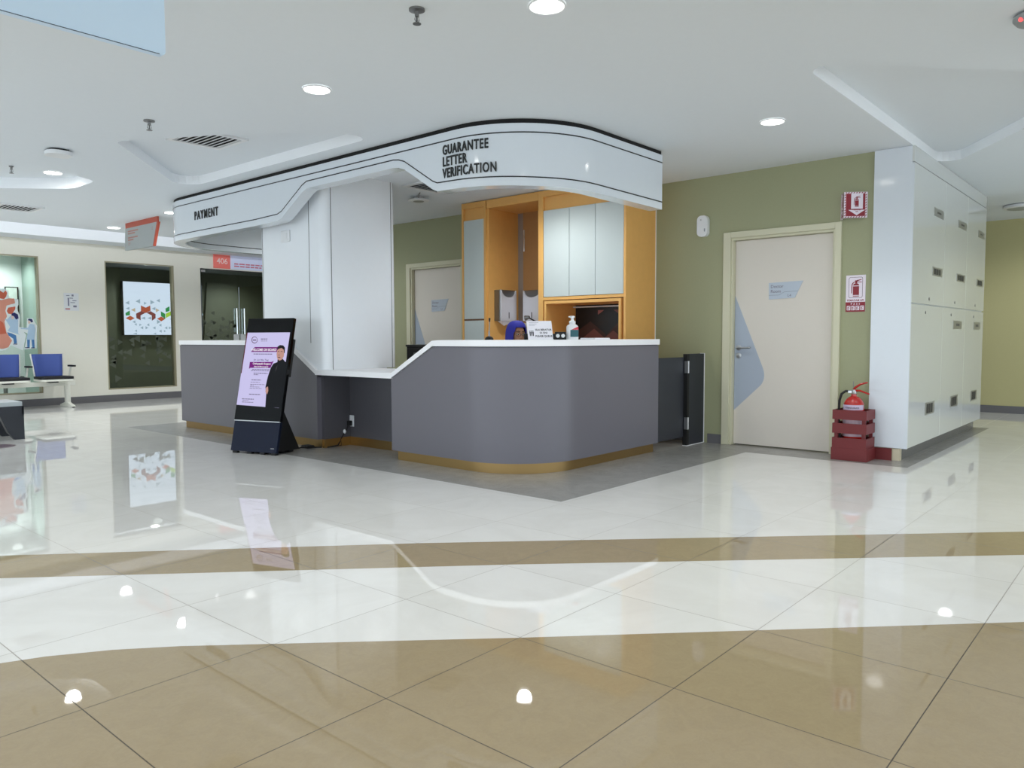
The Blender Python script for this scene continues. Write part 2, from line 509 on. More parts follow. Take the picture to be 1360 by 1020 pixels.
# windows and the glass door of suite 406 in the back wall
g_clear = glass('clear glass', (.93, .97, .95, 1))
g_dark = glass('grey tinted glass', (.84, .88, .84, 1))
def window(name, x0, x1, z0, z1, g, fr):
    w = bpy.data.objects.new(name, None); COL.objects.link(w); w.location = ((x0+x1)/2, YB+.06, z0); struct(w)
    b = B(); k = .018
    b.box(x0, x0+k, YB-.004, YB+.12, z0, z1); b.box(x1-k, x1, YB-.004, YB+.12, z0, z1)
    b.box(x0+k, x1-k, YB-.004, YB+.12, z0, z0+k); b.box(x0+k, x1-k, YB-.004, YB+.12, z1-k, z1)
    b.build('window_frame', fr, w)
    B().box(x0+k, x1-k, YB+.055, YB+.063, z0+k, z1-k).build('window_pane', g, w)
    return w
m_bronze = mat('pale bronze window frame', (168, 160, 132), .4)
window('window_1', 2.9, 4.26, .2, 2.34, g_clear, m_bronze)
w2 = window('window_2', 5.24, 6.40, .2, 2.34, g_dark, m_bronze)
d1 = bpy.data.objects.new('door_1', None); COL.objects.link(d1); d1.location = (7.67, YB+.06, 0); struct(d1)
d1['label'] = 'pair of frameless glass doors under the sign of suite 406'
b = B(); b.box(6.89, 6.905, YB, YB+.12, 0, 2.33); b.box(8.445, 8.46, YB, YB+.12, 0, 2.33); b.box(6.905, 8.445, YB, YB+.12, 2.315, 2.33)
b.build('door_frame', m_black, d1)
for x0, x1 in ((6.91, 7.672), (7.68, 8.44)):
    lf = B().box(x0, x1, YB+.05, YB+.06, .01, 2.312).build('glass_leaf', g_dark, d1)
    hx = 7.60 if x0 < 7 else 7.755
    b = B()
    for yy in (YB+.01, YB+.10):
        b.tube([(hx, yy, 1.13), (hx, yy, 1.62)], .017, 14)
    for zz in (1.2, 1.55): b.tube([(hx, YB+.01, zz), (hx, YB+.10, zz)], .008, 8)
    b.build('pull_handle', m_chrome, lf, smooth=40)
    b = B(); b.box(x0 if x0 < 7 else x1-.10, x0+.10 if x0 < 7 else x1, YB+.045, YB+.065, 2.27, 2.312)
    b.box(x0 if x0 < 7 else x1-.10, x0+.10 if x0 < 7 else x1, YB+.045, YB+.065, .01, .06); b.build('patch_fitting', m_steel, lf)
    b = B(); hx2 = 7.6 if x0 < 7 else 7.74
    b.box(hx2-.055, hx2+.055, YB+.042, YB+.068, .98, 1.13); b.build('lock_case', m_plastic, lf, bevel=.006)
# triangle film on the glass of door and window 2
m_film = mat('frosted film triangle', (106, 112, 96), .6)
def tri(b, cx, cz, s, d, y):
    h = s*.866
    b.flat([(cx-d*h/2, cz), (cx+d*h/2, cz-s/2), (cx+d*h/2, cz+s/2)][::1], lambda u, v: (u, y, v))
rng = random.Random(3)
b = B()
for i in range(34):
    r = rng.random()
    cx = rng.uniform(6.96, 7.62); cz = 1.0+abs(rng.gauss(0, .28)); tri(b, cx, cz, rng.choice((.07, .09, .11)), rng.choice((-1, 1)), YB+.049)
b.build('frosted_film', m_film, d1, fixn=False)['kind'] = 'stuff'
b = B()
for i in range(34):
    cx = rng.uniform(5.30, 6.34); cz = 1.07-abs(rng.gauss(0, .28)); tri(b, cx, max(.3, cz), rng.choice((.07, .1, .13)), rng.choice((-1, 1)), YB+.054)
m_film2 = mat('faint film triangle', (84, 90, 76), .6)
b.build('frosted_film', m_film2, w2, fixn=False)['kind'] = 'stuff'

# rooms behind the back wall
b = B(); b.box(4.50, 4.56, YB+t, 15.0, 0, 2.6); b.box(4.56, 10.6, 14.9, 15.0, 0, 2.6); b.box(10.5, 10.6, YB+t, 14.9, 0, 2.6)
struct(b.build('wall_suite', m_olive))
struct(bx('ceiling_suite', mat('dim suite ceiling', (120, 126, 124), .8), 4.56, 10.5, YB+t, 14.9, 2.37, 2.42))
b = B(); b.prism([(7.55, .02), (8.55, .02), (8.36, 2.18), (7.72, 2.18)], 1, 14.86, 14.9); struct(b.build('trim_1', m_olive2))
m_room = mat('white clinic wall', (228, 234, 232), .7)
m_pgreen = mat('pale green partition', (156, 178, 168), .5)
b = B(); b.box(0.5, 4.45, 14.9, 15.0, 0, 2.6); b.box(.4, .5, YB+t, 15.0, 0, 2.6)
struct(b.build('wall_clinic', m_room))
struct(bx('wall_partition', m_pgreen, 4.44, 4.50, YB+t, 14.9, 0, 2.6))
struct(bx('ceiling_clinic', m_white, .5, 4.44, YB+t, 14.9, 2.45, 2.5))
# ------------------------------------------------------------------ canopy over the counter
cx_ev, cx_s, cx_len = path_of([('L', (5.76, 3.33), (4.80, 3.33), (0, -1)), ('A', (4.80, 4.08), .75, -PI/2, -PI), ('L', (4.05, 4.08), (4.05, 8.35), (-1, 0)),
                               ('A', (4.80, 8.35), .75, PI, PI/2), ('L', (4.80, 9.10), (6.4, 9.10), (0, 1))], .075,
                              extra=[2.138+y-4.08 for y in (4.26, 4.31, 4.63, 4.70, 4.76, 5.95, 6.02, 6.36, 6.43)])
sY = lambda y: 2.138+(y-4.08)
zbot = pw([(0, 2.115), (1.5, 2.125), (sY(4.26), 2.145), (sY(4.31), 2.165), (sY(4.63), 2.36), (sY(4.70), 2.382), (sY(4.76), 2.39), (sY(5.95), 2.385), (sY(6.02), 2.36), (sY(6.36), 2.165), (sY(6.43), 2.145), (sY(6.8), 2.135), (9, 2.13)])
can = thing('reception_canopy', 'long white curved canopy with black pinstripes hung from the ceiling over the counter', 'canopy', (4.1, 6.0, 2.13))
full = cx_s(0, cx_len)
b = B().ribbon(full, 0, .12, zbot, 2.566); b.build('fascia', m_canopy, can, smooth=35)
B().ribbon(full, -.012, .10, 2.566, ZC).build('shadow_gap', m_gap, can, smooth=35)
B().ribbon(full, .0015, 0, 2.498, 2.507).build('pinstripe', m_stripe, can, smooth=35)
B().ribbon(full, .0015, 0, lambda s: zbot(s)+.058, lambda s: zbot(s)+.067).build('pinstripe', m_stripe, can, smooth=35)
inner = cx_s(sY(8.0), cx_len)
B().ribbon(inner, -.12, .1215, lambda s: zbot(s)+.058, lambda s: zbot(s)+.067).build('pinstripe', m_stripe, can, smooth=35)
def can_fn(s0, z0):
    def fn(u, v, w):
        t = cx_ev(s0-u)      # reading direction runs towards the rounded corner
        return (t[1]+t[3]*(.002+w), t[2]+t[4]*(.002+w), z0+v)
    return fn
m_letter = mat('black raised lettering', (24, 28, 28), .35)
for k, (w, z) in enumerate((('GUARANTEE', 2.402), ('LETTER', 2.317), ('VERIFICATION', 2.232))):
    B().text(w, .098, can_fn(sY(4.195), z), 'LEFT', sx=.67, bold=.0020, depth=.003, spacing=1.14).build('lettering', m_letter, can, fixn=False)
B().text('PAYMENT', .125, can_fn(sY(8.02), 2.315), 'LEFT', sx=.76, bold=.0024, depth=.003, spacing=1.28).build('lettering', m_letter, can, fixn=False)

# ------------------------------------------------------------------ column behind the counter
b = B()
P = rounded([(4.27, 6.03), (5.16, 6.03), (5.16, 7.13), (4.27, 7.13)], .075, 6)
b.prism(P, 2, .7475, ZC); b.box(4.66, 5.12, 6.16, 7.10, 0, .7475)
colm = bpy.data.objects.new('wall_column', None); COL.objects.link(colm); colm.location = (4.7, 6.6, 0); struct(colm)
b.build('cladding', m_col, colm, smooth=35)
b = B()
for (x, y) in ((4.268, 6.25), (4.268, 7.06)): b.box(x, x+.004, y-.0035, y+.0035, 1.0, ZC)
for (x, y) in ((4.36, 6.028), (5.085, 6.028)): b.box(x-.0035, x+.0035, y, y+.004, .74, ZC)
b.build('joint', m_seam, colm)
sw = thing('wall_switch', 'white square blank plate high on the column under the canopy', 'switch', (4.27, 6.64, 2.02))
b = B(); b.box(4.258, 4.27, 6.56, 6.71, 1.985, 2.095); b.build('plate', m_plastic, sw, bevel=.004)
b = B(); b.box(4.254, 4.258, 6.60, 6.67, 2.01, 2.07); b.build('rocker', m_plastic, sw, bevel=.003)

# ------------------------------------------------------------------ counter
k_ev, k_s, k_len = path_of([('L', (6.10, 3.55), (4.85, 3.55), (0, -1)), ('A', (4.85, 4.15), .6, -PI/2, -PI), ('L', (4.25, 4.15), (4.25, 8.86), (-1, 0))], .06,
                           extra=[2.1925+y-4.15 for y in (4.54, 5.06, 6.14, 6.62)])
kY = lambda y: 2.1925+(y-4.15)
ctr = thing('reception_counter', 'long grey curved reception counter with white top and brass kick plate', 'counter', (4.5, 6.0, 0))
zt = pw([(0, .975), (kY(4.54), .975), (kY(5.06), .70), (kY(6.14), .70), (kY(6.62), .975), (9, .975)])
right_p, left_p = k_s(0, kY(5.06)), k_s(kY(6.14), k_len)
B().ribbon(right_p, 0, .10, .085, lambda s: zt(s)-.004).build('front_panel', m_counter, ctr, smooth=35)
B().ribbon(left_p, 0, .10, .085, lambda s: zt(s)-.004).build('front_panel', m_counter, ctr, smooth=35)
B().ribbon(right_p, -.012, .06, lambda s: zt(s)-.02, lambda s: zt(s)+.002).build('shadow_gap', m_gap, ctr, smooth=35)
B().ribbon(left_p, -.012, .06, lambda s: zt(s)-.02, lambda s: zt(s)+.002).build('shadow_gap', m_gap, ctr, smooth=35)
zs0 = lambda s: zt(s)+.002
zs1 = pw([(0, 1.026), (kY(4.54)-.01, 1.026), (kY(5.06)-.01, .747), (kY(6.14), .747), (kY(6.62), 1.026), (9, 1.026)])
B().ribbon(k_s(0, kY(5.05)), .012, .36, zs0, zs1).build('countertop', m_slab, ctr, smooth=35)
B().ribbon(k_s(kY(6.15), k_len), .012, .36, zs0, zs1).build('countertop', m_slab, ctr, smooth=35)
bx('low_shelf', m_slab, 4.238, 4.90, 5.05, 6.15, .70, .747, ctr)
B().ribbon(k_s(0.0, kY(5.04)), -.05, .07, 0, .085).build('kick_plate', m_brass, ctr, smooth=35)
B().ribbon(k_s(kY(6.14), k_len), -.05, .07, 0, .085).build('kick_plate', m_brass, ctr, smooth=35)
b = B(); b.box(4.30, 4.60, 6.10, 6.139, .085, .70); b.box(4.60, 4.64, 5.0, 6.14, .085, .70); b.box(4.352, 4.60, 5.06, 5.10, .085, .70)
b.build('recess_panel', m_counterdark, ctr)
b = B(); b.box(4.312, 4.61, 6.11, 6.155, 0, .085); b.box(4.61, 4.63, 5.0, 6.13, 0, .085); b.build('kick_plate', m_brass, ctr)
b = B(); b.box(4.35, 5.9, 8.80, 8.86, 0, 1.0); b.build('end_panel', m_counter, ctr)
bx('end_panel', m_counter, 6.0, 6.10, 3.65, 3.75, 0, .97, ctr)
# work desk on the staff side
dk = thing('staff_desk', 'white work desk behind the curved end of the reception counter', 'desk', (5.2, 4.4, 0))
b = B(); b.prism([(4.72, 4.45), (5.0, 3.97), (6.05, 3.97), (6.05, 4.35), (5.35, 4.35), (5.0, 4.95), (4.72, 4.95)], 2, .70, .735); b.build('desktop', m_slab, dk)
for x, y in ((4.8, 4.85), (5.95, 4.25)): b = B(); b.box(x-.03, x+.03, y-.03, y+.03, 0, .70); b.build('leg', m_dsteel, dk)

# socket, plug and lead of the display
so = thing('power_socket', 'white wall socket on the grey panel under the low counter shelf', 'socket', (4.60, 6.09, .22))
b = B(); b.box(4.59, 4.60, 6.035, 6.098, .185, .295); b.build('plate', m_plastic, so, bevel=.004)
b = B(); b.box(4.586, 4.59, 6.055, 6.078, .262, .285); b.build('rocker', m_plastic, so)
pg = thing('power_lead', 'black power lead with plug running along the floor to the display', 'cable', (4.42, 6.25, 0))
b = B(); b.box(4.545, 4.59, 6.05, 6.085, .195, .245); b.build('plug', m_mattblack, pg, bevel=.008)
b = B(); b.ball((4.53, 6.10, .14), (.016, .02, .022)); b.build('adapter', m_plastic, pg, smooth=60)
b = B()
pts = [(4.55, 6.07, .20), (4.54, 6.08, .16), (4.53, 6.10, .13), (4.50, 6.12, .06), (4.45, 6.10, .012), (4.34, 6.11, .006), (4.26, 6.20, .006), (4.23, 6.28, .006), (4.19, 6.20, .012), (4.16, 6.30, .006), (4.12, 6.24, .012), (4.06, 6.33, .006), (4.0, 6.36, .03), (3.93, 6.40, .05)]
b.tube(pts, .006, 8); b.tube([(4.53, 6.10, .13), (4.47, 6.08, .07), (4.44, 6.03, .02), (4.38, 6.1, .006), (4.30, 6.2, .006)], .004, 8)
b.build('cord', m_mattblack, pg, smooth=60)
b = B(); b.box(4.17, 4.25, 6.19, 6.30, .002, .028); b.build('adapter', m_mattblack, pg, bevel=.008)

# swing gate beside the counter
gt = thing('swing_gate', 'dark charcoal swing gate with silver hinges between counter and green wall', 'gate', (6.55, 3.58, 0))
bx('gate_leaf', m_charcoal, 6.12, 6.615, 3.575, 3.60, .085, .852, gt)
b = B(); b.box(6.625, 6.962, 3.54, 3.58, .006, .882); b.build('fixed_panel', m_charcoal, gt)
b = B(); b.box(6.620, 6.965, 3.535, 3.585, 0, .006); b.box(6.962, 6.970, 3.535, 3.585, 0, .886); b.build('edge_strip', m_slab, gt)
b = B(); b.box(6.618, 6.655, 3.537, 3.583, .006, .882); b.build('hinge_post', m_mattblack, gt)
for z in (.16, .70):
    b = B(); b.box(6.612, 6.622, 3.53, 3.565, z, z+.115); b.tube([(6.632, 3.532, z), (6.632, 3.532, z+.115)], .007, 10); b.build('hinge', m_steel, gt)

# ------------------------------------------------------------------ orange cabinets
XF = 6.42
def framed(root, y0, y1, z0, z1, w=.026):
    pass
cb = thing('wall_cabinet', 'orange framed cabinet with three pale doors above an open niche', 'cabinet', (6.7, 4.66, 0))
b = B()
b.box(XF, XW-.005, 4.105, 4.131, 0, 2.592); b.box(XF, XW-.005, 5.14, 5.205, 0, 2.592)
b.box(XF, XW-.005, 4.131, 5.14, 2.53, 2.592); b.box(XF+.03, XW-.005, 4.131, 5.14, 2.385, 2.53)
b.box(XW-.03, XW-.005, 4.131, 5.14, 0, 2.53)
b.box(XF, XW-.03, 4.131, 5.14, 1.44, 1.47)
b.build('carcass', m_orange, cb)
b = B(); b.box(XF-.012, XW-.03, 4.155, 4.180, .76, 1.40); b.box(XF-.012, XW-.03, 5.09, 5.115, .76, 1.40); b.box(XF-.012, XW-.03, 4.155, 5.115, 1.40, 1.43); b.box(XF-.012, XW-.03, 4.155, 5.115, .73, .76)
b.build('niche_frame', m_orange, cb)
bx('light_strip', m_plastic, XW-.09, XW-.04, 4.18, 5.09, 1.372, 1.385, cb)
for i, (y0, y1) in enumerate(((4.136, 4.468), (4.473, 4.795), (4.80, 5.136))):
    bx('cabinet_door', m_cabdoor, XF+.004, XF+.022, y0, y1, 1.475, 2.383, cb, bevel=.002)
for y0, y1 in ((4.136, 4.63), (4.64, 5.136)):
    bx('cabinet_door', m_cabdoor, XF+.004, XF+.022, y0, y1, .06, .72, cb, bevel=.002)
b = B(); b.box(XW-.042, XW-.03, 4.18, 5.09, .76, 1.40); b.build('back_panel', mat('near black splashback', (14, 10, 10), .35), cb)
pats = [mat('dusty rose pattern', (158, 98, 92), .5), mat('pale rose pattern', (182, 124, 116), .5), mat('brown rose pattern', (120, 70, 66), .5), mat('dark brown pattern', (66, 38, 34), .5)]
b = B(); px = XW-.0425
def P2(poly, i, d=0.0): b.mi(i); b.flat(poly, lambda u, v: (px-d, 5.09-u, .76+v))
# a pattern of overlapping chevrons, u runs from left to right
for poly, i in (([(0, 0), (0, .34), (.2, .46), (.4, .32), (.4, 0)], 3), ([(.1, 0), (.1, .28), (.25, .38), (.40, .27), (.40, 0)], 2), ([(.38, 0), (.38, .28), (.58, .46), (.60, 0)], 3),
                ([(.36, 0), (.36, .26), (.5, .36), (.62, .27), (.62, 0)], 2), ([(.57, .0), (.57, .49), (.72, .40), (.72, 0)], 0), ([(.72, 0), (.72, .40), (.84, .49), (.84, 0)], 0),
                ([(.57, 0), (.57, .30), (.645, .36), (.72, .28), (.72, 0)], 1), ([(.72, .0), (.72, .28), (.80, .34), (.84, .30), (.84, 0)], 2), ([(.30, .58), (.38, .58), (.30, .53)], 0), ([(.50, .58), (.58, .58), (.58, .53)], 2)):
    b.cur = i; b.flat(poly, lambda u, v, k=len(b.f): (px-.0004-k*1e-5, 5.09-u, .76+v))
b.build('splashback_pattern', pats, cb, fixn=False)
bx('edge_trim', m_slab, XW-.006, XW, 4.098, 4.106, 0, 2.42, cb)

rc = thing('recessed_cabinet', 'orange open recess between the tall pale cabinet and the three door cabinet', 'cabinet', (6.7, 5.6, 0))
b = B(); b.box(XF, XW-.005, 5.207, 5.955, 2.53, 2.592); b.box(XF+.0, XW-.03, 5.207, 5.955, 2.50, 2.53); b.box(XF+.02, XW-.03, 5.94, 5.968, 0, 2.50)
b.build('carcass', m_orange, rc)
bx('back_panel', mat('warm grey panel', (150, 140, 132), .5), XW-.03, XW-.005, 5.86, 5.94, 0, 2.50, rc)
bx('back_panel', m_dwood, XW-.045, XW-.005, 5.207, 5.85, 0, 2.50, rc)
bx('work_surface', m_slab, 6.45, XW-.05, 5.21, 5.935, .86, .90, rc)
b = B(); b.tube([(6.93, 5.83, 2.05), (6.93, 5.83, 2.30)], .008, 8); b.build('hinge_rod', m_chrome, rc, smooth=40)
tc_ = thing('tall_cabinet', 'tall narrow cabinet with pale doors in an orange frame beside the rear door', 'cabinet', (6.7, 6.16, 0))
b = B(); b.box(XF, XW-.005, 5.970, 6.0, 0, 2.592); b.box(XF, XW-.005, 6.325, 6.35, 0, 2.592); b.box(XF, XW-.005, 6.0, 6.325, 2.53, 2.592); b.box(XF+.03, XW-.005, 6.0, 6.325, 2.395, 2.53); b.box(XW-.03, XW-.005, 6.0, 6.325, 0, 2.53)
b.build('carcass', m_orange, tc_)
bx('cabinet_door', m_cabdoor, XF+.006, XF+.024, 6.002, 6.323, 1.262, 2.393, tc_, bevel=.002)
bx('door_gap', mat('brown gap strip', (112, 78, 52), .5), XF+.006, XF+.03, 6.002, 6.323, 1.243, 1.262, tc_)
bx('cabinet_door', m_cabdoor, XF+.006, XF+.024, 6.002, 6.323, .06, 1.243, tc_, bevel=.002)

# paper towel dispensers
def dispenser(label, loc, rotz):
    d = thing('paper_towel_dispenser', label, 'dispenser', loc, rotz, 'paper towel dispensers')
    # local: back at y=0, front towards -y, width along x
    b = B(); b.box(-.132, .132, -.095, 0, 0, .355); b.build('housing', m_dsteel, d, local=True, bevel=.008)
    b = B(); pts = [(-.132, .0), (.132, 0), (.132, .355)]+[(.118*math.cos(a), .345-.075*math.sin(a)) for a in [PI*i/14 for i in range(15)]]+[(-.132, .355)]
    b.prism(pts, 1, -.112, -.096); b.build('cover', mat('satin white steel', (226, 226, 232), .25, metal=.3), d, local=True, bevel=.002)
    b = B(); b.box(-.006, .006, -.1135, -.112, .03, .10); b.build('level_window', m_slot, d, local=True)
    b = B(); b.add([(-.11, -.10, 0), (.07, -.10, 0), (.05, -.085, -.045), (.0, -.08, -.04), (-.06, -.085, -.055), (-.11, -.03, 0), (.07, -.03, 0)], [(0, 1, 2, 3, 4), (0, 4, 5), (1, 6, 2), (5, 4, 3, 2, 6)])
    b.build('paper_towel', m_paper, d, local=True)
    return d
dispenser('steel paper towel dispenser on the orange side panel of the recess', (6.655, 5.94, 1.236), 0)
dispenser('steel paper towel dispenser on the brown back panel beside the three door cabinet', (6.935, 5.63, 1.236), -PI/2)

pc_ = thing('filing_pedestal', 'black filing pedestal by the rear door seen over the sloped counter edge', 'cabinet', (6.35, 6.85, 0))
b = B(); b.box(6.17, 6.60, 6.62, 7.05, .03, .94); b.build('body', m_mattblack, pc_, bevel=.004)
b = B(); b.box(6.16, 6.61, 6.61, 7.06, .94, .965); b.build('top', m_black, pc_, bevel=.003)
for k in range(3):
    b = B(); b.box(6.158, 6.17, 6.635, 7.035, .05+k*.295, .335+k*.295); dr = b.build('drawer', m_black, pc_, bevel=.002)
    b = B(); b.box(6.146, 6.158, 6.77, 6.90, .26+k*.295, .28+k*.295); b.build('drawer_handle', m_dsteel, dr)
# ------------------------------------------------------------------ things on the counter
CT = 1.0262
ms = thing('desk_microphone', 'black gooseneck microphone standing on the white counter top', 'microphone', (4.53, 4.18, CT))
b = B(); b.lathe([(.034, 0), (.036, .008), (.026, .022), (.01, .03)], (4.53, 4.18, CT), 20); b.build('base', m_mattblack, ms, smooth=40)
b = B(); b.tube([(4.53, 4.18, CT+.02), (4.53, 4.18, CT+.07)], .007, 8); b.tube([(4.53, 4.18, CT+.06), (4.532, 4.178, CT+.11), (4.528, 4.174, CT+.15)], .0035, 8); b.build('gooseneck', m_dsteel, ms, smooth=40)
b = B(); b.tube([(4.528, 4.174, CT+.145), (4.527, 4.172, CT+.175)], [.006, .008], 10); b.build('microphone_head', m_mattblack, ms, smooth=40)

sg = thing('acrylic_notice', 'slanted white desk notice in an acrylic stand on the counter beside the sanitizer', 'notice', (4.72, 3.80, CT), TH-PI/2-.10)
SL = 0.035
def sf(u, v, w=0): return (u-.5*SL*(v/.146)*1.0, -.035+v*.30-.0013-w, v)
b = B(); b.add([sf(-.098, 0), sf(.098, 0), sf(.098, .148), sf(-.098, .148)]+[tuple(Vector(sf(u, v))+Vector((0, .004, 0))) for u, v in ((-.098, 0), (.098, 0), (.098, .148), (-.098, .148))],
                  [(0, 1, 2, 3), (7, 6, 5, 4), (0, 4, 5, 1), (1, 5, 6, 2), (2, 6, 7, 3), (3, 7, 4, 0)]); b.build('acrylic_sheet', m_paper, sg, local=True)
b = B(); b.box(-.098, .098, -.036, .045, 0, .004); b.build('stand_foot', m_plastic, sg, local=True)
f3 = lambda u0, v0: (lambda u, v, w: sf(u0+u, v0+v, .0008))
b = B()
b.text('SILA BERATUR', .020, f3(.028, .072), 'CENTER', bold=.0006); b.text('DI SINI', .020, f3(.028, .048), 'CENTER', bold=.0004); b.text('PLEASE QUEUE', .020, f3(.028, .022), 'CENTER', bold=.0006)
b.build('lettering', m_ink, sg, local=True, fixn=False)
b = B()
for k, x in enumerate((-.078, -.066, -.054)):
    b.flat([(x-.003, .03), (x+.003, .03), (x+.005, .062), (x-.005, .062)], lambda u, v: sf(u, v, .0008)); b.flat(circle(x, .068, .0042, 10), lambda u, v: sf(u, v, .0008))
b.build('queue_symbol', m_ink, sg, local=True, fixn=False)
b = B()
for k in range(3): b.flat([(-.08, .134-k*.011), (-.005-k*.015, .134-k*.011), (-.005-k*.015, .1375-k*.011), (-.08, .1375-k*.011)], lambda u, v: sf(u, v, .0008))
b.build('fine_print', mat('pale grey print', (176, 176, 186), .6), sg, local=True, fixn=False)

bo = thing('button_box', 'small black box with two white round buttons on the counter', 'box', (4.86, 3.715, CT), TH-PI/2-.05)
b = B(); b.box(-.044, .044, -.02, .02, 0, .062); b.build('case', m_mattblack, bo, local=True, bevel=.003)
for x in (-.021, .021):
    b = B(); b.lathe([(.015, 0), (.0145, .003), (.010, .005)], (0, 0, 0), 20)
    b.v = [(x+p[0], -.02-p[2], .031+p[1]) for p in b.v]; b.build('button', m_plastic, bo, local=True, smooth=40)

sb = thing('sanitizer_bottle', 'white pump bottle of hand sanitizer with teal label on the counter', 'bottle', (4.955, 3.668, CT), TH-PI/2)
b = B()
prof = [(.046, .028, 0), (.048, .030, .006), (.048, .030, .095), (.045, .028, .108), (.034, .022, .118), (.022, .018, .124), (.018, .018, .126), (.018, .018, .134)]
vs, fs = [], []
for rx, ry, z in prof:
    for k in range(24):
        a = 2*PI*k/24; e = .55
        vs.append((rx*abs(math.cos(a))**e*(1 if math.cos(a) >= 0 else -1), ry*abs(math.sin(a))**e*(1 if math.sin(a) >= 0 else -1), z))
for i in range(len(prof)-1):
    for k in range(24): fs.append((i*24+k, i*24+(k+1) % 24, (i+1)*24+(k+1) % 24, (i+1)*24+k))
fs += [tuple(range(23, -1, -1)), tuple(range((len(prof)-1)*24, len(prof)*24))]
b.add(vs, fs); b.build('bottle_body', m_plastic, sb, local=True, smooth=40)
b = B(); b.lathe([(.024, .128), (.026, .132), (.026, .146), (.017, .150), (.0115, .154), (.0115, .172), (.02, .174), (.02, .186), (.012, .19)], (0, 0, 0), 20); b.box(-.03, .0, -.008, .008, .177, .187); b.build('pump', m_plastic, sb, local=True, smooth=40)
b = B(); b.box(-.018, .046, -.0315, -.0305, .022, .078); b.build('label', mat('teal bottle label', (44, 96, 104), .5), sb, local=True)
b = B(); b.flat([(-.01, .079), (.046, .079), (.046, .103), (.03, .098)], lambda u, v: (u, -.0312, v)); b.build('label_flash', mat('red label flash', (208, 60, 74), .5), sb, local=True, fixn=False)
fl = thing('form_tray', 'thin white stack of forms on the right end of the counter', 'papers', (5.37, 3.73, CT))
b = B(); b.box(5.26, 5.48, 3.66, 3.81, CT, CT+.012); b.build('sheets', m_paper, fl); b = B(); b.box(5.265, 5.475, 3.665, 3.805, CT+.012, CT+.0135); b.build('top_sheet', m_plastic, fl)

# monitor and lamp on the staff desk
mo = thing('computer_monitor', 'black computer monitor in front of the seated receptionist', 'monitor', (5.145, 4.075, .735), math.radians(-38))
b = B(); b.lathe([(.09, 0), (.09, .01), (.02, .014), (.02, .03)], (0, 0, 0), 24, sx=1.2); b.tube([(0, 0, .01), (0, 0, .16)], .015, 10); b.build('stand', m_mattblack, mo, local=True, smooth=40)
b = B(); b.box(-.20, .20, -.018, .01, .08, .342); b.build('display_case', m_mattblack, mo, local=True, bevel=.006)
b = B(); b.box(-.19, .19, .0105, .0115, .09, .333); b.build('screen', mat('dim monitor screen', (30, 40, 60), .2), mo, local=True)
la = thing('desk_lamp', 'black jointed arm lamp behind the desk notice', 'lamp', (6.75, 5.40, .90))
b = B(); b.lathe([(.07, 0), (.07, .015), (.015, .02)], (6.75, 5.40, .90), 20); b.build('base', m_mattblack, la, smooth=40)
b = B(); b.tube([(6.75, 5.40, .91), (6.70, 5.34, 1.17)], .008, 8); b.tube([(6.70, 5.34, 1.17), (6.68, 5.56, 1.27)], .008, 8); b.build('arm', m_mattblack, la, smooth=40)
b = B(); b.tube([(6.68, 5.545, 1.275), (6.675, 5.60, 1.265)], [.015, .03], 12); b.build('lamp_head', m_dsteel, la, smooth=40)
bm_ = thing('storage_box', 'beige file box on the work surface of the orange recess', 'box', (6.82, 5.56, .90))
b = B(); b.box(6.78, 6.925, 5.36, 5.70, .90, 1.20); b.build('box_body', mat('beige file box', (196, 190, 172), .6), bm_, bevel=.006)
b = B(); b.box(6.775, 6.93, 5.355, 5.705, 1.17, 1.212); b.build('box_lid', mat('beige box lid', (206, 200, 184), .6), bm_, bevel=.004)

# ------------------------------------------------------------------ receptionist, seated behind the counter
pe = thing('person', 'seated receptionist in a royal blue headscarf looking down behind the counter', 'person', (5.50, 4.72, 0), math.radians(-22))
# local frame: the figure faces -y
HZ = 1.075     # eye height
def limb(b, pts, rs, seg=12):
    b.tube(pts, rs, seg)
    for p, r in zip(pts, rs): b.ball(p, r, 12, 8)
b = B()
b.ball((0, .005, HZ), (.072, .092, .105), 24, 16); b.ball((0, -.03, HZ-.065), (.052, .06, .055), 16, 10)
b.ball((0, -.092, HZ-.030), (.013, .016, .018)); b.tube([(0, -.084, HZ+.012), (0, -.095, HZ-.026)], [.007, .011], 8)
b.ball((.011, -.086, HZ-.033), .008, 8, 6); b.ball((-.011, -.086, HZ-.033), .008, 8, 6)
b.ball((0, -.082, HZ-.058), (.022, .010, .006), 10, 6); b.ball((0, -.080, HZ-.068), (.018, .010, .006), 10, 6)
for s in (-1, 1): b.ball((s*.030, -.068, HZ+.020), (.022, .012, .008), 10, 6); b.ball((s*.072, .01, HZ-.01), (.01, .02, .03), 10, 6)
limb(b, [(0, .03, HZ-.10), (0, .035, HZ-.18)], [.052, .055])
for z, rx, ry in ((.50, .17, .12), (.58, .16, .115), (.66, .15, .11), (.74, .165, .115), (.82, .175, .11), (.88, .15, .085)): b.ball((0, .05, z), (rx, ry, .08), 18, 12)
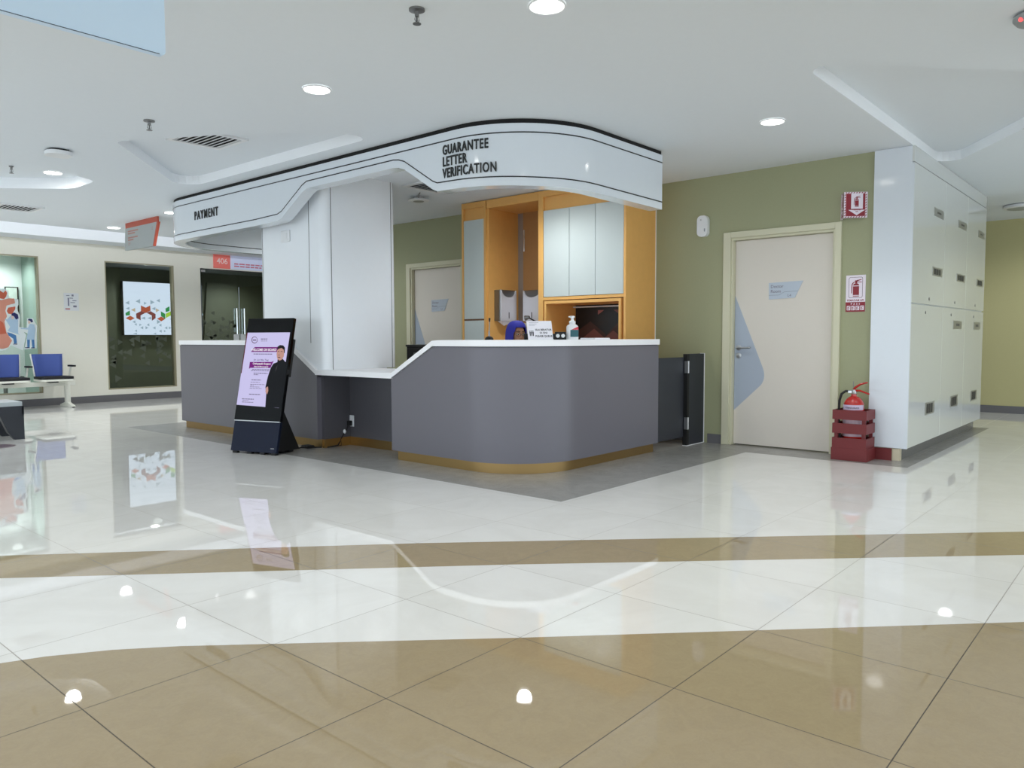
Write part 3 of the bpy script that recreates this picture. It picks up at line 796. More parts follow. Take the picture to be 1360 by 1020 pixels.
for s in (-1, 1):
    limb(b, [(s*.17, .05, .865), (s*.215, .0, .66), (s*.16, -.22, .77)], [.052, .042, .030])
    pc = Vector((s*.14, -.285, .765)); b.ball(pc, (.038, .048, .016), 12, 8)
    for k in range(4):
        fx = s*.14+(k-1.5)*.017; L = (.062, .075, .070, .055)[k]
        b.tube([(fx, -.325, .766), (fx, -.325-L*.55, .768), (fx, -.325-L, .755)], [.0088, .008, .0068], 8); b.ball((fx, -.325-L, .755), .0068, 8, 6)
    b.tube([(s*.14-s*.035, -.275, .764), (s*.14-s*.058, -.305, .762), (s*.14-s*.06, -.335, .758)], [.011, .0095, .008], 8)
    limb(b, [(s*.09, .05, .47), (s*.11, -.36, .47), (s*.11, -.34, .09)], [.085, .06, .045]); b.ball((s*.11, -.40, .045), (.042, .11, .04), 12, 8)
body = b.build('body', m_skin, pe, local=True, smooth=180)
md = body.modifiers.new('Remesh', 'REMESH'); md.mode = 'VOXEL'; md.voxel_size = .0062; md.use_smooth_shade = True
ms_ = body.modifiers.new('Smooth', 'SMOOTH'); ms_.iterations = 2; ms_.factor = .5
b = B()
for z, rx, ry in ((.48, .19, .14), (.58, .18, .135), (.66, .172, .13), (.74, .185, .135), (.82, .195, .13), (.87, .17, .105)): b.ball((0, .05, z), (rx, ry, .085), 18, 12)
for s in (-1, 1):
    limb(b, [(s*.17, .05, .865), (s*.215, .0, .66), (s*.165, -.20, .765)], [.066, .055, .042])
    limb(b, [(s*.09, .05, .47), (s*.11, -.36, .47), (s*.11, -.34, .12)], [.10, .075, .065])
tu = b.build('tunic', mat('dark navy tunic cloth', (30, 32, 60), .8), pe, local=True, smooth=180)
md = tu.modifiers.new('Remesh', 'REMESH'); md.mode = 'VOXEL'; md.voxel_size = .012; md.use_smooth_shade = True
# headscarf: a shell round the head, open at the face, draped over the shoulders
prof = [(.128, 1.0, .03, 1.20), (.0, 0, 0, 0)]
vs, fs = [], []; N = 40
rings = [(.006, .012, 0, HZ+.128), (.045, .058, .006, HZ+.122), (.072, .088, .01, HZ+.100), (.088, .106, .012, HZ+.062), (.094, .112, .014, HZ+.02), (.096, .113, .018, HZ-.03), (.098, .112, .02, HZ-.08), (.105, .112, .025, HZ-.12), (.135, .125, .035, HZ-.17), (.19, .15, .045, HZ-.22), (.21, .175, .045, HZ-.30), (.20, .185, .04, HZ-.38)]
def face_open(i, ang):
    """front opening: True where the face shows"""
    z = rings[i][3]-HZ
    d = abs(ang-1.5*PI)
    if z > .062 or z < -.10: return False
    w = .80*math.sqrt(max(0, 1-((z+.012)/.088)**2))
    return d < w
for i, (rx, ry, cy, z) in enumerate(rings):
    for k in range(N):
        a = 2*PI*k/N
        vs.append((rx*math.cos(a), cy+ry*math.sin(a), z+(.006*math.sin(5*a) if i > 8 else 0)))
for i in range(len(rings)-1):
    for k in range(N):
        am = 2*PI*(k+.5)/N
        zz = (rings[i][3]+rings[i+1][3])/2-HZ
        d = abs(am-1.5*PI); w = .82*math.sqrt(max(0, 1-((zz+.014)/.092)**2)) if abs(zz+.014) < .092 else 0
        if d < w: continue
        fs.append((i*N+k, i*N+(k+1) % N, (i+1)*N+(k+1) % N, (i+1)*N+k))
fs.append(tuple(range(N)))
b = B(); b.add(vs, fs); hj = b.build('headscarf', m_hijab, pe, local=True, smooth=180)
md = hj.modifiers.new('Solidify', 'SOLIDIFY'); md.thickness = .007; md.offset = 0
md = hj.modifiers.new('Subdivision', 'SUBSURF'); md.levels = 1; md.render_levels = 2
for s in (-1, 1):
    b = B(); b.ball((s*.030, -.079, HZ), (.0145, .010, .0068), 14, 10); b.build('eye', mat('eye white', (200, 192, 184), .3), pe, local=True, smooth=180)
    b = B(); b.ball((s*.030, -.0865, HZ-.002), (.006, .004, .006), 12, 8); b.build('iris', mat('dark brown iris', (34, 22, 18), .2), pe, local=True, smooth=180)
    b = B(); b.tube([(s*.012, -.089, HZ+.023), (s*.03, -.089, HZ+.029), (s*.05, -.078, HZ+.022)], [.003, .0038, .002], 8); b.build('eyebrow', mat('black brow hair', (26, 20, 18), .8), pe, local=True, smooth=180)
b = B()
for s in (-1, 1):
    b.tube([(s*.033+.024*math.cos(a), -.098, HZ-.003+.019*math.sin(a)) for a in [2*PI*i/16 for i in range(17)]], .0018, 6, caps=False); b.tube([(s*.057, -.096, HZ), (s*.082, -.02, HZ+.004)], .0018, 6)
b.tube([(-.010, -.098, HZ), (.010, -.098, HZ)], .0018, 6); b.build('spectacles', m_mattblack, pe, local=True, smooth=60)
ch = thing('office_chair', 'black swivel chair under the seated receptionist', 'chair', (5.50, 4.78, 0), math.radians(-22))
b = B(); b.box(-.22, .22, -.24, .16, .34, .385); b.build('seat', m_mattblack, ch, local=True, bevel=.02)
b = B(); b.box(-.21, .21, .225, .26, .42, .90); b.build('backrest', m_mattblack, ch, local=True, bevel=.02)
b = B(); b.tube([(0, 0, .06), (0, 0, .35)], .028, 12)
for k in range(5):
    a = 2*PI*k/5; b.tube([(0, 0, .08), (.27*math.cos(a), .27*math.sin(a), .05)], [.025, .015], 8); b.ball((.27*math.cos(a), .27*math.sin(a), .027), .027, 10, 8)
b.tube([(0, .1, .36), (0, .25, .38), (0, .25, .5)], .018, 8); b.build('base', m_mattblack, ch, local=True, smooth=40)
# ------------------------------------------------------------------ doctor room doors
def room_door(name, dy):
    d = bpy.data.objects.new(name, None); COL.objects.link(d); d.location = (XW, 2.8+dy, 0); struct(d)
    b = B(); y0, y1 = 2.252+dy, 3.348+dy
    b.box(XW-.028, XW+.04, y0, y0+.055, 0, 2.04); b.box(XW-.028, XW+.04, y1-.075, y1, 0, 2.04); b.box(XW-.028, XW+.04, y0+.055, y1-.075, 1.985, 2.04)
    b.box(XW-.010, XW+.09, y0+.055, y0+.075, 0, 1.985); b.box(XW-.010, XW+.09, y1-.095, y1-.075, 0, 1.985); b.box(XW-.010, XW+.09, y0+.075, y1-.095, 1.962, 1.985)
    b.build('door_frame', m_frame, d, bevel=.003)
    L0, L1 = y0+.078, y1-.098; xl = XW+.042
    lf = bx('door_leaf', m_leaf, xl, xl+.04, L0, L1, .012, 1.958, d)
    b = B(); Y = lambda y: y+dy
    pts = [(L1, 1.44), (Y(2.975), .775)]
    for i in range(9):
        a = i/8; q = (1-a)**2*Vector((2.975, .775))+2*a*(1-a)*Vector((2.922, .66))+a*a*Vector((2.985, .585)); pts.append((Y(q.x), q.y))
    pts += [(L1, .335)]
    b.prism(pts, 0, xl-.0015, xl); b.build('door_film', m_decal, lf)
    b = B(); b.prism([(Y(2.918), 1.545), (Y(2.600), 1.552), (Y(2.672), 1.40), (Y(2.915), 1.392)], 0, xl-.006, xl); pl = b.build('name_plate', mat('pale blue name plate', (184, 194, 206), .3), lf)
    fn = lambda y0_, z0_: (lambda u, v, w: (xl-.0066, y0_-u, z0_+v))
    b = B(); b.text('Doctor', .040, fn(Y(2.900), 1.497), 'LEFT', bold=.0004); b.text('Room', .040, fn(Y(2.900), 1.452), 'LEFT', bold=.0004); b.text('L4', .034, fn(Y(2.74), 1.412), 'LEFT')
    b.build('lettering', mat('muted plum ink', (120, 112, 128), .6), pl, fixn=False)
    b = B()
    for (ya, za, yb, zb_) in ((2.915, 1.428, 2.82, 1.428), (2.82, 1.428, 2.77, 1.455), (2.77, 1.455, 2.645, 1.459)):
        b.add([(xl-.0064, Y(ya), za), (xl-.0064, Y(yb), zb_), (xl-.0064, Y(yb), zb_+.004), (xl-.0064, Y(ya), za+.004)], [(0, 1, 2, 3)])
    b.build('rule', mat('grey rule', (140, 150, 160), .6), pl, fixn=False)
    b = B(); hy = Y(3.205)
    for z in (.94, .865): b.lathe([(.026, 0), (.026, .008), (.010, .010), (.010, .012)], (0, 0, 0), 20); 
    b.v = [(xl-p[2], hy+p[0], (.94 if i < len(b.v)//2 else .865)+p[1]) for i, p in enumerate(b.v)]
    b.tube([(xl-.01, hy, .94), (xl-.05, hy, .94)], .009, 10); b.tube([(xl-.05, hy+.004, .94), (xl-.05, hy-.135, .94)], .009, 10)
    b.build('door_handle', m_steel, lf, smooth=40)
    return d
d2 = room_door('door_2', 0.0); d2['label'] = 'cream doctor room door beside the fire extinguisher'
d3 = room_door('door_3', DY); d3['label'] = 'cream doctor room door seen behind the counter'

# ------------------------------------------------------------------ things on the green wall
al = thing('wall_mounted_dispenser', 'white rounded device mounted high on the green wall left of the door', 'device', (XW, 3.56, 2.02))
b = B(); b.prism(rrect(.112, .205, .045, 6, 3.562, 2.125), 0, XW-.05, XW); b.build('housing', m_plastic, al, bevel=.012, seg=3, smooth=40)
b = B(); b.prism(circle(3.575, 2.185, .008, 14), 0, XW-.053, XW-.049); b.build('button', m_steel, al)
b = B(); b.prism(rrect(.012, .03, .004, 3, 3.535, 2.085), 0, XW-.0515, XW-.049); b.build('label', mat('grey marking', (150, 155, 165), .5), al)
m_signwhite = mat('sign white', (236, 226, 236), .5)
def extinguisher_icon(b, fn, s):
    """pictogram about 1 unit tall, scaled by s"""
    f = lambda u, v: fn(u*s, v*s)
    for poly in ([(-.16, .10), (.16, .10), (.16, .58), (-.16, .58)], [(-.16, .02), (.16, .02), (.16, .06), (-.16, .06)],
                 [(.16*math.cos(PI*i/12), .62+.12*math.sin(PI*i/12)) for i in range(13)], [(-.05, .74), (.05, .74), (.06, .90), (-.06, .90)],
                 [(.03, .84), (.28, .92), (.28, .96), (.03, .91)], [(.04, .80), (.30, .78), (.30, .81), (.04, .84)],
                 [(-.06, .84), (-.16, .80), (-.23, .70), (-.25, .5), (-.25, .2), (-.21, .2), (-.20, .5), (-.18, .68), (-.13, .76), (-.06, .80)]):
        b.flat(poly, f)
# projecting fire extinguisher sign
ps = thing('projecting_sign', 'small red folded wall sign with an extinguisher symbol and white arrow by the ceiling', 'sign', (XW, 2.14, 2.05))
y0, y1, z0, z1 = 2.065, 2.245, 2.055, 2.272
ap = (XW-.115, 2.205)     # outer fold
pA, pB = (XW-.006, 2.055), (XW-.006, 2.262)
b = B()
for p in (pA, pB):
    d = Vector((p[0]-ap[0], p[1]-ap[1])).normalized(); n = Vector((-d.y, d.x))*.002
    b.prism([(ap[0]-n.x, ap[1]-n.y), (p[0]-n.x, p[1]-n.y), (p[0]+n.x, p[1]+n.y), (ap[0]+n.x, ap[1]+n.y)], 2, z0, z1)
b.box(XW-.006, XW, 2.05, 2.065, z0, z1); b.box(XW-.006, XW, 2.252, 2.267, z0, z1)
b.build('sign_board', m_signwhite, ps)
for p, sgn, off in ((pA, -1, 1), (pB, 1, -1)):
    d = Vector((p[0]-ap[0], p[1]-ap[1])); L = d.length; d.normalize(); n = Vector((d.y, -d.x))*sgn*-1
    if n.x > 0: n = -n
    def fp(u, v, k=1.0, d=d, n=n): return (ap[0]+d.x*u+n.x*.0024*k, ap[1]+d.y*u+n.y*.0024*k, z0+v)
    H = z1-z0; g = .013
    b = B(); b.flat([(g, g), (L-g, g), (L-g, H-g), (g, H-g)], fp); b.build('red_field', m_signred, ps, fixn=False)
    b = B(); q = 1.25
    b.flat([(L*.30, .075), (L*.82, .075), (L*.82, H-g), (L*.30, H-g)], lambda u, v: fp(u, v, q)); b.flat([(L*.18, .066), (L*.92, .066), (L*.55, .02)], lambda u, v: fp(u, v, q*1.02))
    b.build('white_arrow', m_signwhite, ps, fixn=False)
    b = B(); 
    flip = 1 if p is pA else -1
    extinguisher_icon(b, lambda u, v: fp(L*.55+u*flip, .088+v, 1.5), .10)
    b.text('PEMADAM', .0165, lambda u, v, w: fp(L*.55+u*flip, .062+v, 1.6), 'CENTER', sx=.85, bold=.0004); b.text('API', .015, lambda u, v, w: fp(L*.55+u*flip, .046+v, 1.6), 'CENTER', bold=.0004)
    b.build('symbol', m_signred, ps, fixn=False)
    b = B()
    for i in range(8):
        a = .004+i*(L-.008)/8; w = (L-.008)/16
        for v0 in (.002, H-.011): b.flat([(a, v0), (a+w, v0), (a+w*1.6, v0+.009), (a+w*.6, v0+.009)], fp)
    for i in range(9):
        a = .012+i*(H-.024)/9; w = (H-.024)/18
        for u0 in (.002, L-.011): b.flat([(u0, a), (u0+.009, a+w*.6), (u0+.009, a+w*1.6), (u0, a+w)], fp)
    b.build('hatched_border', m_signred, ps, fixn=False)
# flat poster
po = thing('extinguisher_sign', 'white and red extinguisher notice on the green wall above the red crate', 'notice', (XW, 2.13, 1.257))
b = B(); b.box(XW-.003, XW, 2.05, 2.211, 1.257, 1.572); b.build('board', m_signwhite, po)
fw_ = lambda k: (lambda u, v, w=0: (XW-.003-.0006*k, 2.1305-u, 1.257+v))
b = B(); b.flat([(-.0805, 0), (.0805, 0), (.0805, .084), (-.0805, .084)], fw_(1)); b.build('red_panel', m_signred, po, fixn=False)
b = B(); extinguisher_icon(b, lambda u, v: fw_(1)(u+.003, v+.128), .158); 
b.text('PEMADAM API', .0235, lambda u, v, w: fw_(1)(u, v+.091), 'CENTER', sx=.93, bold=.0005)
b.build('symbol', m_signred, po, fixn=False)
b = B()
R1, R2 = rrect(.115, .178, .014, 5, 0, .209), rrect(.109, .172, .012, 5, 0, .209); n = len(R1)
b.add([fw_(1.2)(*p) for p in R1]+[fw_(1.2)(*p) for p in R2], [(i, (i+1) % n, n+(i+1) % n, n+i) for i in range(n)]); b.build('outline', mat('plum outline', (96, 50, 70), .5), po, fixn=False)
b = B(); b.text('P  A  S  S', .020, lambda u, v, w: fw_(2)(u, v+.061), 'CENTER', bold=.0006)
for k in range(4):
    u = -.055+k*.037; b.flat([(u-.015, .014), (u+.015, .014), (u+.015, .052), (u-.015, .052)], fw_(2))
b.build('instruction', m_signwhite, po, fixn=False)
b = B()
for k in range(4):
    u = -.055+k*.037
    b.flat([(u-.009, .018), (u-.002, .018), (u-.002, .045), (u-.009, .045)], fw_(3)); b.flat([(u+.0, .036), (u+.012, .044), (u+.012, .048), (u+.0, .041)], fw_(3)); b.flat([(u+.002, .02), (u+.010, .03), (u+.006, .033)], fw_(3))
b.build('pictograms', m_signred, po, fixn=False)

# ------------------------------------------------------------------ extinguisher in its crate
cr = thing('extinguisher_crate', 'dark red slatted wooden crate holding the fire extinguisher', 'crate', (6.80, 2.07, 0))
b = B(); b.box(6.685, 6.925, 1.925, 2.215, 0, .105); b.build('plinth', m_dred, cr, bevel=.003)
for x in (6.700, 6.895):
    for y in (1.945, 2.165):
        b = B(); b.box(x, x+.02, y, y+.028, .105, .40); b.build('post', m_dred, cr)
for z0, z1 in ((.105, .190), (.228, .312), (.345, .425)):
    b = B(); x0, x1, y0, y1 = 6.687, 6.922, 1.932, 2.207; t_ = .013
    b.box(x0, x0+t_, y0, y1, z0, z1); b.box(x1-t_, x1, y0, y1, z0, z1); b.box(x0+t_, x1-t_, y0, y0+t_, z0, z1); b.box(x0+t_, x1-t_, y1-t_, y1, z0, z1)
    b.build('slat_ring', m_dred, cr)
b = B(); b.box(6.93, 6.945, 1.80, 2.0, 0, .10); b.build('tail_board', m_dred, cr)
ex = thing('fire_extinguisher', 'red fire extinguisher with black hose standing in the dark red crate', 'fire extinguisher', (6.80, 2.07, .106))
b = B(); b.lathe([(.078, .106), (.082, .115), (.082, .45), (.078, .482), (.062, .512), (.04, .532), (.022, .540), (.022, .556)], (6.80, 2.07, 0), 36); b.build('cylinder', m_red, ex, smooth=40)
b = B(); b.lathe([(.0830, .425), (.0830, .468)], (6.80, 2.07, 0), 36)
keep = [f for f in b.f if len(f) == 4 and (sum(b.v[i][0] for i in f)/4 < 6.805 - (sum(b.v[i][1] for i in f)/4-2.07)*-.2)]
b.f = keep; b.m = [0]*len(keep); b.build('label_band', mat('lilac label', (206, 190, 214), .5), ex, fixn=False)
b = B()
def band(u, v, w): a = PI+.12+u/.0835; return (6.80+.0836*math.cos(a), 2.07+.0836*math.sin(a), .438+v)
b.text('KEBAKARAN', .020, band, 'CENTER', bold=.0004); b.build('lettering', m_ink, ex, fixn=False)
b = B(); b.lathe([(.017, .556), (.02, .562), (.02, .59), (.012, .598)], (6.80, 2.07, 0), 20); b.box(6.786, 6.814, 2.05, 2.115, .565, .585); b.build('valve', m_steel, ex, smooth=40)
b = B(); b.add([], []); b.tube([(6.80, 2.075, .59), (6.79, 2.055, .615), (6.775, 2.01, .645), (6.765, 1.955, .66)], [.011, .010, .009, .007], 8); b.build('squeeze_lever', m_red, ex, smooth=40)
b = B(); b.tube([(6.80, 2.065, .585), (6.785, 2.02, .588), (6.772, 1.94, .562)], [.011, .009, .007], 8); b.build('carry_handle', m_red, ex, smooth=40)
b = B(); b.tube([(6.80, 2.075, .59), (6.798, 2.076, .665)], .003, 6); b.build('safety_pin', m_dsteel, ex, smooth=40)
b = B(); b.tube([(6.80, 2.10, .577), (6.79, 2.135, .58), (6.78, 2.165, .555), (6.775, 2.180, .50), (6.772, 2.182, .42), (6.765, 2.178, .30), (6.765, 2.172, .18)], .0105, 10); b.build('hose', m_mattblack, ex, smooth=60)
b = B(); b.tube([(6.765, 2.172, .28), (6.765, 2.172, .125)], [.013, .017], 10); b.build('nozzle', m_mattblack, ex, smooth=60)
b = B(); b.flat([], None) if False else None
b.lathe([(.0828, .20), (.0828, .36)], (6.80, 2.07, 0), 36); keep = [f for f in b.f if len(f) == 4 and sum(b.v[i][0] for i in f)/4 < 6.775]
b.f = keep; b.m = [0]*len(keep); b.build('instruction_label', mat('pale instruction label', (196, 170, 180), .5), ex, fixn=False)

# ------------------------------------------------------------------ wall of lockers / service cabinet doors
lk = thing('service_cabinet', 'tall glossy white cabinet block with vented doors at the right end of the green wall', 'cabinet', (8.5, 1.84, 0))
b = B(); b.box(6.945, 10.03, YL+.018, 1.992, .105, 2.597); b.build('carcass', m_lockend, lk)
b = B(); b.box(7.0, 10.0, YL+.06, 1.985, 0, .105); b.build('plinth', m_granite, lk)
b = B(); b.box(6.952, 7.0, YL+.055, 1.985, .0, .10); b.build('plinth_end', mat('pale stone plinth', (206, 196, 170), .4), lk)
b = B(); b.box(6.945, 10.03, YL, YL+.018, 2.468, 2.597); b.build('top_panel', m_locker, lk, bevel=.002)
b = B(); b.box(6.945, 6.955, YL+.002, YL+.018, .105, 2.46); b.build('edge_trim', m_lockend, lk)
cols = ((6.957, 8.07), (8.074, 9.05), (9.054, 10.03))
plates = {0: ((7.64, 7.99), 2.115, 2.185), 1: ((8.62, 8.98), 2.112, 2.178), 2: ((9.60, 9.93), 2.112, 2.178)}
for i, (x0, x1) in enumerate(cols):
    for row, (za, zb_) in enumerate(((1.322, 2.462), (.108, 1.312))):
        dr = B().box(x0, x1, YL, YL+.017, za, zb_).build('cabinet_door', m_locker, lk, bevel=.002)
        ps_ = []
        px0, px1 = plates[i][0]
        if row == 0: ps_ = [('name_plate', px0, px1, 2.112, 2.182), ('vent_plate', px0-.01, px1, 1.585, 1.66)]
        else:
            if i: ps_ = [('name_plate', px0-.10, px1-.08, 1.115, 1.195)]
            ps_ += [('vent_plate', px0-.14, px1-.16, .345, .452)]
        for nm, a, c, z0, z1 in ps_:
            pl = B().box(a, c, YL-.003, YL, z0, z1).build(nm, m_plate, dr)
            b = B()
            if nm == 'vent_plate':
                for k in range(3): b.box(a+.05+k*(c-a-.1)/3, a+.05+(k+.82)*(c-a-.1)/3, YL-.0042, YL-.003, z0+.012, z1-.012)
                b.build('vent_slot', m_slot, pl)
            else:
                w = (c-a)
                for k in range(4): b.box(a+w*(.30+.11*k), a+w*(.385+.11*k), YL-.0038, YL-.003, z0+.028, z1-.026)
                b.build('lettering', mat('grey engraved lettering', (88, 86, 82), .6), pl)
        kx = (7.54, 8.56, 9.55)[i] if row == 0 else (7.43, 8.42, 9.49)[i]; kz = 1.372 if row == 0 else 1.25
        b = B(); b.prism(circle(kx, kz, .011, 14, .013), 1, YL-.004, YL+.001); b.build('lock', m_dsteel, dr)

# ------------------------------------------------------------------ portrait display on its floor stand
tv = thing('portrait_display', 'tall portrait display on a dark blue stand showing a purple welcome poster', 'display', (3.66, 6.29, 0), math.radians(-73))
LA = math.radians(13); W2 = .265
def tvp(u, s, k=0.0): return (u, s*math.sin(LA)-k*math.cos(LA), .022+s*math.cos(LA)+k*math.sin(LA)*-0.0+k*math.sin(LA))
def slab(b, u0, u1, s0, s1, k0, k1):
    q = [tvp(u, s, k) for k in (k0, k1) for (u, s) in ((u0, s0), (u1, s0), (u1, s1), (u0, s1))]
    b.add(q, [(0, 3, 2, 1), (4, 5, 6, 7), (0, 1, 5, 4), (1, 2, 6, 5), (2, 3, 7, 6), (3, 0, 4, 7)])
b = B(); slab(b, -W2, W2, 0, .285, -.03, 0); b.build('stand_panel', mat('navy stand panel', (9, 20, 44), .5, spec=.25), tv, local=True, bevel=.002)
b = B(); slab(b, .195, .235, .035, .043, 0, .001); b.build('badge', m_dsteel, tv, local=True)
b = B(); b.add([(-W2+.01, .035, .03), (W2-.01, .035, .03), (W2-.01, .33, .02), (-W2+.01, .33, .02), (-W2+.01, .09, .40), (W2-.01, .09, .40), (W2-.01, .12, .40), (-W2+.01, .12, .40)],
               [(0, 1, 2, 3), (0, 4, 5, 1), (4, 7, 6, 5), (3, 2, 6, 7), (0, 3, 7, 4), (1, 5, 6, 2)]); b.build('stand_back', m_mattblack, tv, local=True)
for u in (-.22, -.05, .10, .23):
    b = B(); b.box(u-.025, u+.025, .005, .04, 0, .03); b.build('foot', m_mattblack, tv, local=True)
b = B(); b.box(-.2, .2, .25, .31, 0, .03); b.build('foot', m_mattblack, tv, local=True)
b = B(); slab(b, -W2-.003, W2+.003, .282, 1.24, -.03, .006); b.build('display_case', mat('gloss black display', (5, 5, 7), .08, spec=.25), tv, local=True, bevel=.003)
b = B(); slab(b, .05, W2+.006, .70, 1.05, -.055, -.03); slab(b, -W2+.02, W2-.02, .30, .70, -.06, -.03); b.build('rear_housing', m_mattblack, tv, local=True, bevel=.004)
b = B(); slab(b, -W2, W2, .275, .283, -.01, .008); b.build('bottom_trim', m_steel, tv, local=True)
def scr(name, rgb, e=1.0):
    m = bpy.data.materials.get(name)
    if m: return m
    m = bpy.data.materials.new(name); t = NT(m); t.b.inputs['Base Color'].default_value = (.004, .004, .005, 1); t.b.inputs['Roughness'].default_value = .08; t.b.inputs['Specular IOR Level'].default_value = .22
    t.b.inputs['Emission Color'].default_value = lin(*rgb); t.b.inputs['Emission Strength'].default_value = e*SCREEN
    return m
def tvx(x, y):
    """poster layout: x, y as laid out on the poster sheet"""
    s = 1.24-(y-427)/134*.958
    u = -W2+(x-(330-(y-427)*.153))/61.5*(2*W2)
    return max(-W2+.001, min(W2-.001, u)), s
def tq(b, pts, k): b.flat([tvx(*p) for p in pts], lambda u, s: tvp(u, s, .0062+k*.00025))
scn = B(); tq(scn, [(325.8, 446), (386.5, 446), (370.2, 543.5), (311.5, 541.5)], 1)
screen = scn.build('screen', scr('lilac screen', (212, 206, 248), .86), tv, local=True, fixn=False)
b = B(); tq(b, [(326.5, 446), (328.5, 446), (319.8, 500), (318, 500)], 2); b.build('red_border', scr('dark red screen', (120, 16, 34), .5), screen, local=True, fixn=False)
Z = lambda x, y: (280+x/4.635, 400+y/4.635)
b = B(); tq(b, [Z(272, 302), Z(430, 302), Z(418, 332), Z(246, 333), Z(254, 315)], 2); tq(b, [Z(238, 394), Z(376, 392), Z(390, 385), Z(368, 429), Z(242, 430), Z(232, 436)], 2)
b.build('purple_banner', scr('purple screen', (134, 32, 140), .7), screen, local=True, fixn=False)
b = B()
n = 28; c0 = (338.0, 455.8)
ro = [(c0[0]+4.2*math.cos(2*PI*i/n), c0[1]+4.6*math.sin(2*PI*i/n)) for i in range(n)]; ri = [(c0[0]+3.5*math.cos(2*PI*i/n+.2)+.15, c0[1]+3.8*math.sin(2*PI*i/n+.2)-.1) for i in range(n)]
pr_ = [tvp(*tvx(*p), .0066) for p in ro+ri]; b.add(pr_, [(i, (i+1) % n, n+(i+1) % n, n+i) for i in range(n)])
tq(b, [(335.6, 455.4), (340.4, 455.4), (340.4, 456.6), (335.6, 456.6)], 2)
b.build('ring_logo', scr('plum screen', (92, 28, 78), .6), screen, local=True, fixn=False)
b = B()
for (x0, x1, y, h) in ((310, 352, 253, 6), (310, 350, 265, 3), (262, 380, 345, 5), (252, 362, 439, 4), (245, 360, 447, 4), (262, 350, 462, 5), (262, 292, 471, 4), (248, 308, 503, 5), (242, 300, 517, 3), (240, 330, 530, 3), (240, 262, 536, 3), (238, 298, 545, 3),
                       (236, 312, 554, 3), (232, 304, 590, 5), (186, 262, 619, 5), (190, 228, 628, 3), (186, 258, 638, 4)):
    xs = x0
    rr = random.Random(int(x0*7+y))
    while xs < x1:
        w = rr.uniform(7, 18); e = min(x1, xs+w)
        tq(b, [Z(xs, y-h/2), Z(e, y-h/2), Z(e, y+h/2), Z(xs, y+h/2)], 2); xs = e+2.6
b.build('small_print', scr('grey screen', (138, 128, 162), .6), screen, local=True, fixn=False)
def tvt(b, s, x, y, hpx, sx, bold, k=3, shear=.153):
    b.text(s, hpx, lambda u, v, w: tvp(*tvx(x+u+v*shear, y-v), .0062+k*.00025), 'CENTER', sx=sx, bold=bold)
b = B(); tvt(b, 'WELCOME ON BOARD', 350.5, 470.3, 4.6, .72, .12); tvt(b, 'Orthopaedic Surgeon', 347.5, 488.3, 3.6, .78, .10); tvt(b, '(Hand & Microsurgery)', 346.5, 491.8, 2.6, .80, .06)
b.build('white_lettering', scr('white screen', (250, 244, 252), .9), screen, local=True, fixn=False)
b = B(); tvt(b, 'Dr. Lim Wen Tang', 346.8, 483.2, 3.2, .82, .03); b.build('dark_lettering', scr('dark screen', (60, 44, 84), .6), screen, local=True, fixn=False)
b = B(); tq(b, [Z(432, 378), Z(445, 372), Z(463, 392), Z(474, 400), Z(440, 664), Z(334, 664), Z(340, 590), Z(336, 545), Z(352, 480), Z(372, 425), Z(388, 402), Z(412, 393), Z(414, 376)], 4)
b.build('pictured_suit', scr('black suit on screen', (12, 13, 18), .5), screen, local=True, fixn=False)
b = B(); tq(b, [Z(413, 318), Z(425, 306), Z(452, 306), Z(457, 330), Z(452, 360), Z(440, 378), Z(424, 384), Z(411, 370), Z(408, 345)], 5)
b.build('pictured_face', scr('skin on screen', (214, 164, 150), .75), screen, local=True, fixn=False)
b = B(); tq(b, [Z(338, 548), Z(352, 540), Z(354, 566), Z(346, 588), Z(336, 574)], 5)
b.build('pictured_hand', scr('skin on screen', (214, 164, 150), .75), screen, local=True, fixn=False)
b = B(); tq(b, [Z(413, 320), Z(415, 300), Z(430, 290), Z(450, 292), Z(461, 306), Z(459, 336), Z(454, 340), Z(453, 318), Z(440, 308), Z(424, 312)], 6)
tq(b, [Z(416, 328), Z(426, 326), Z(426, 329), Z(416, 331)], 6); tq(b, [Z(434, 326), Z(446, 328), Z(446, 331), Z(434, 329)], 6); tq(b, [Z(416, 362), Z(432, 362), Z(430, 366), Z(418, 366)], 6); tq(b, [Z(420, 349), Z(426, 349), Z(426, 353), Z(420, 353)], 6)
b.build('pictured_hair', scr('dark hair on screen', (32, 24, 28), .5), screen, local=True, fixn=False)
b = B(); tq(b, [Z(402, 425), Z(414, 410), Z(410, 432), Z(398, 452)], 6); b.build('pictured_tie', scr('grey tie on screen', (70, 66, 70), .5), screen, local=True, fixn=False)

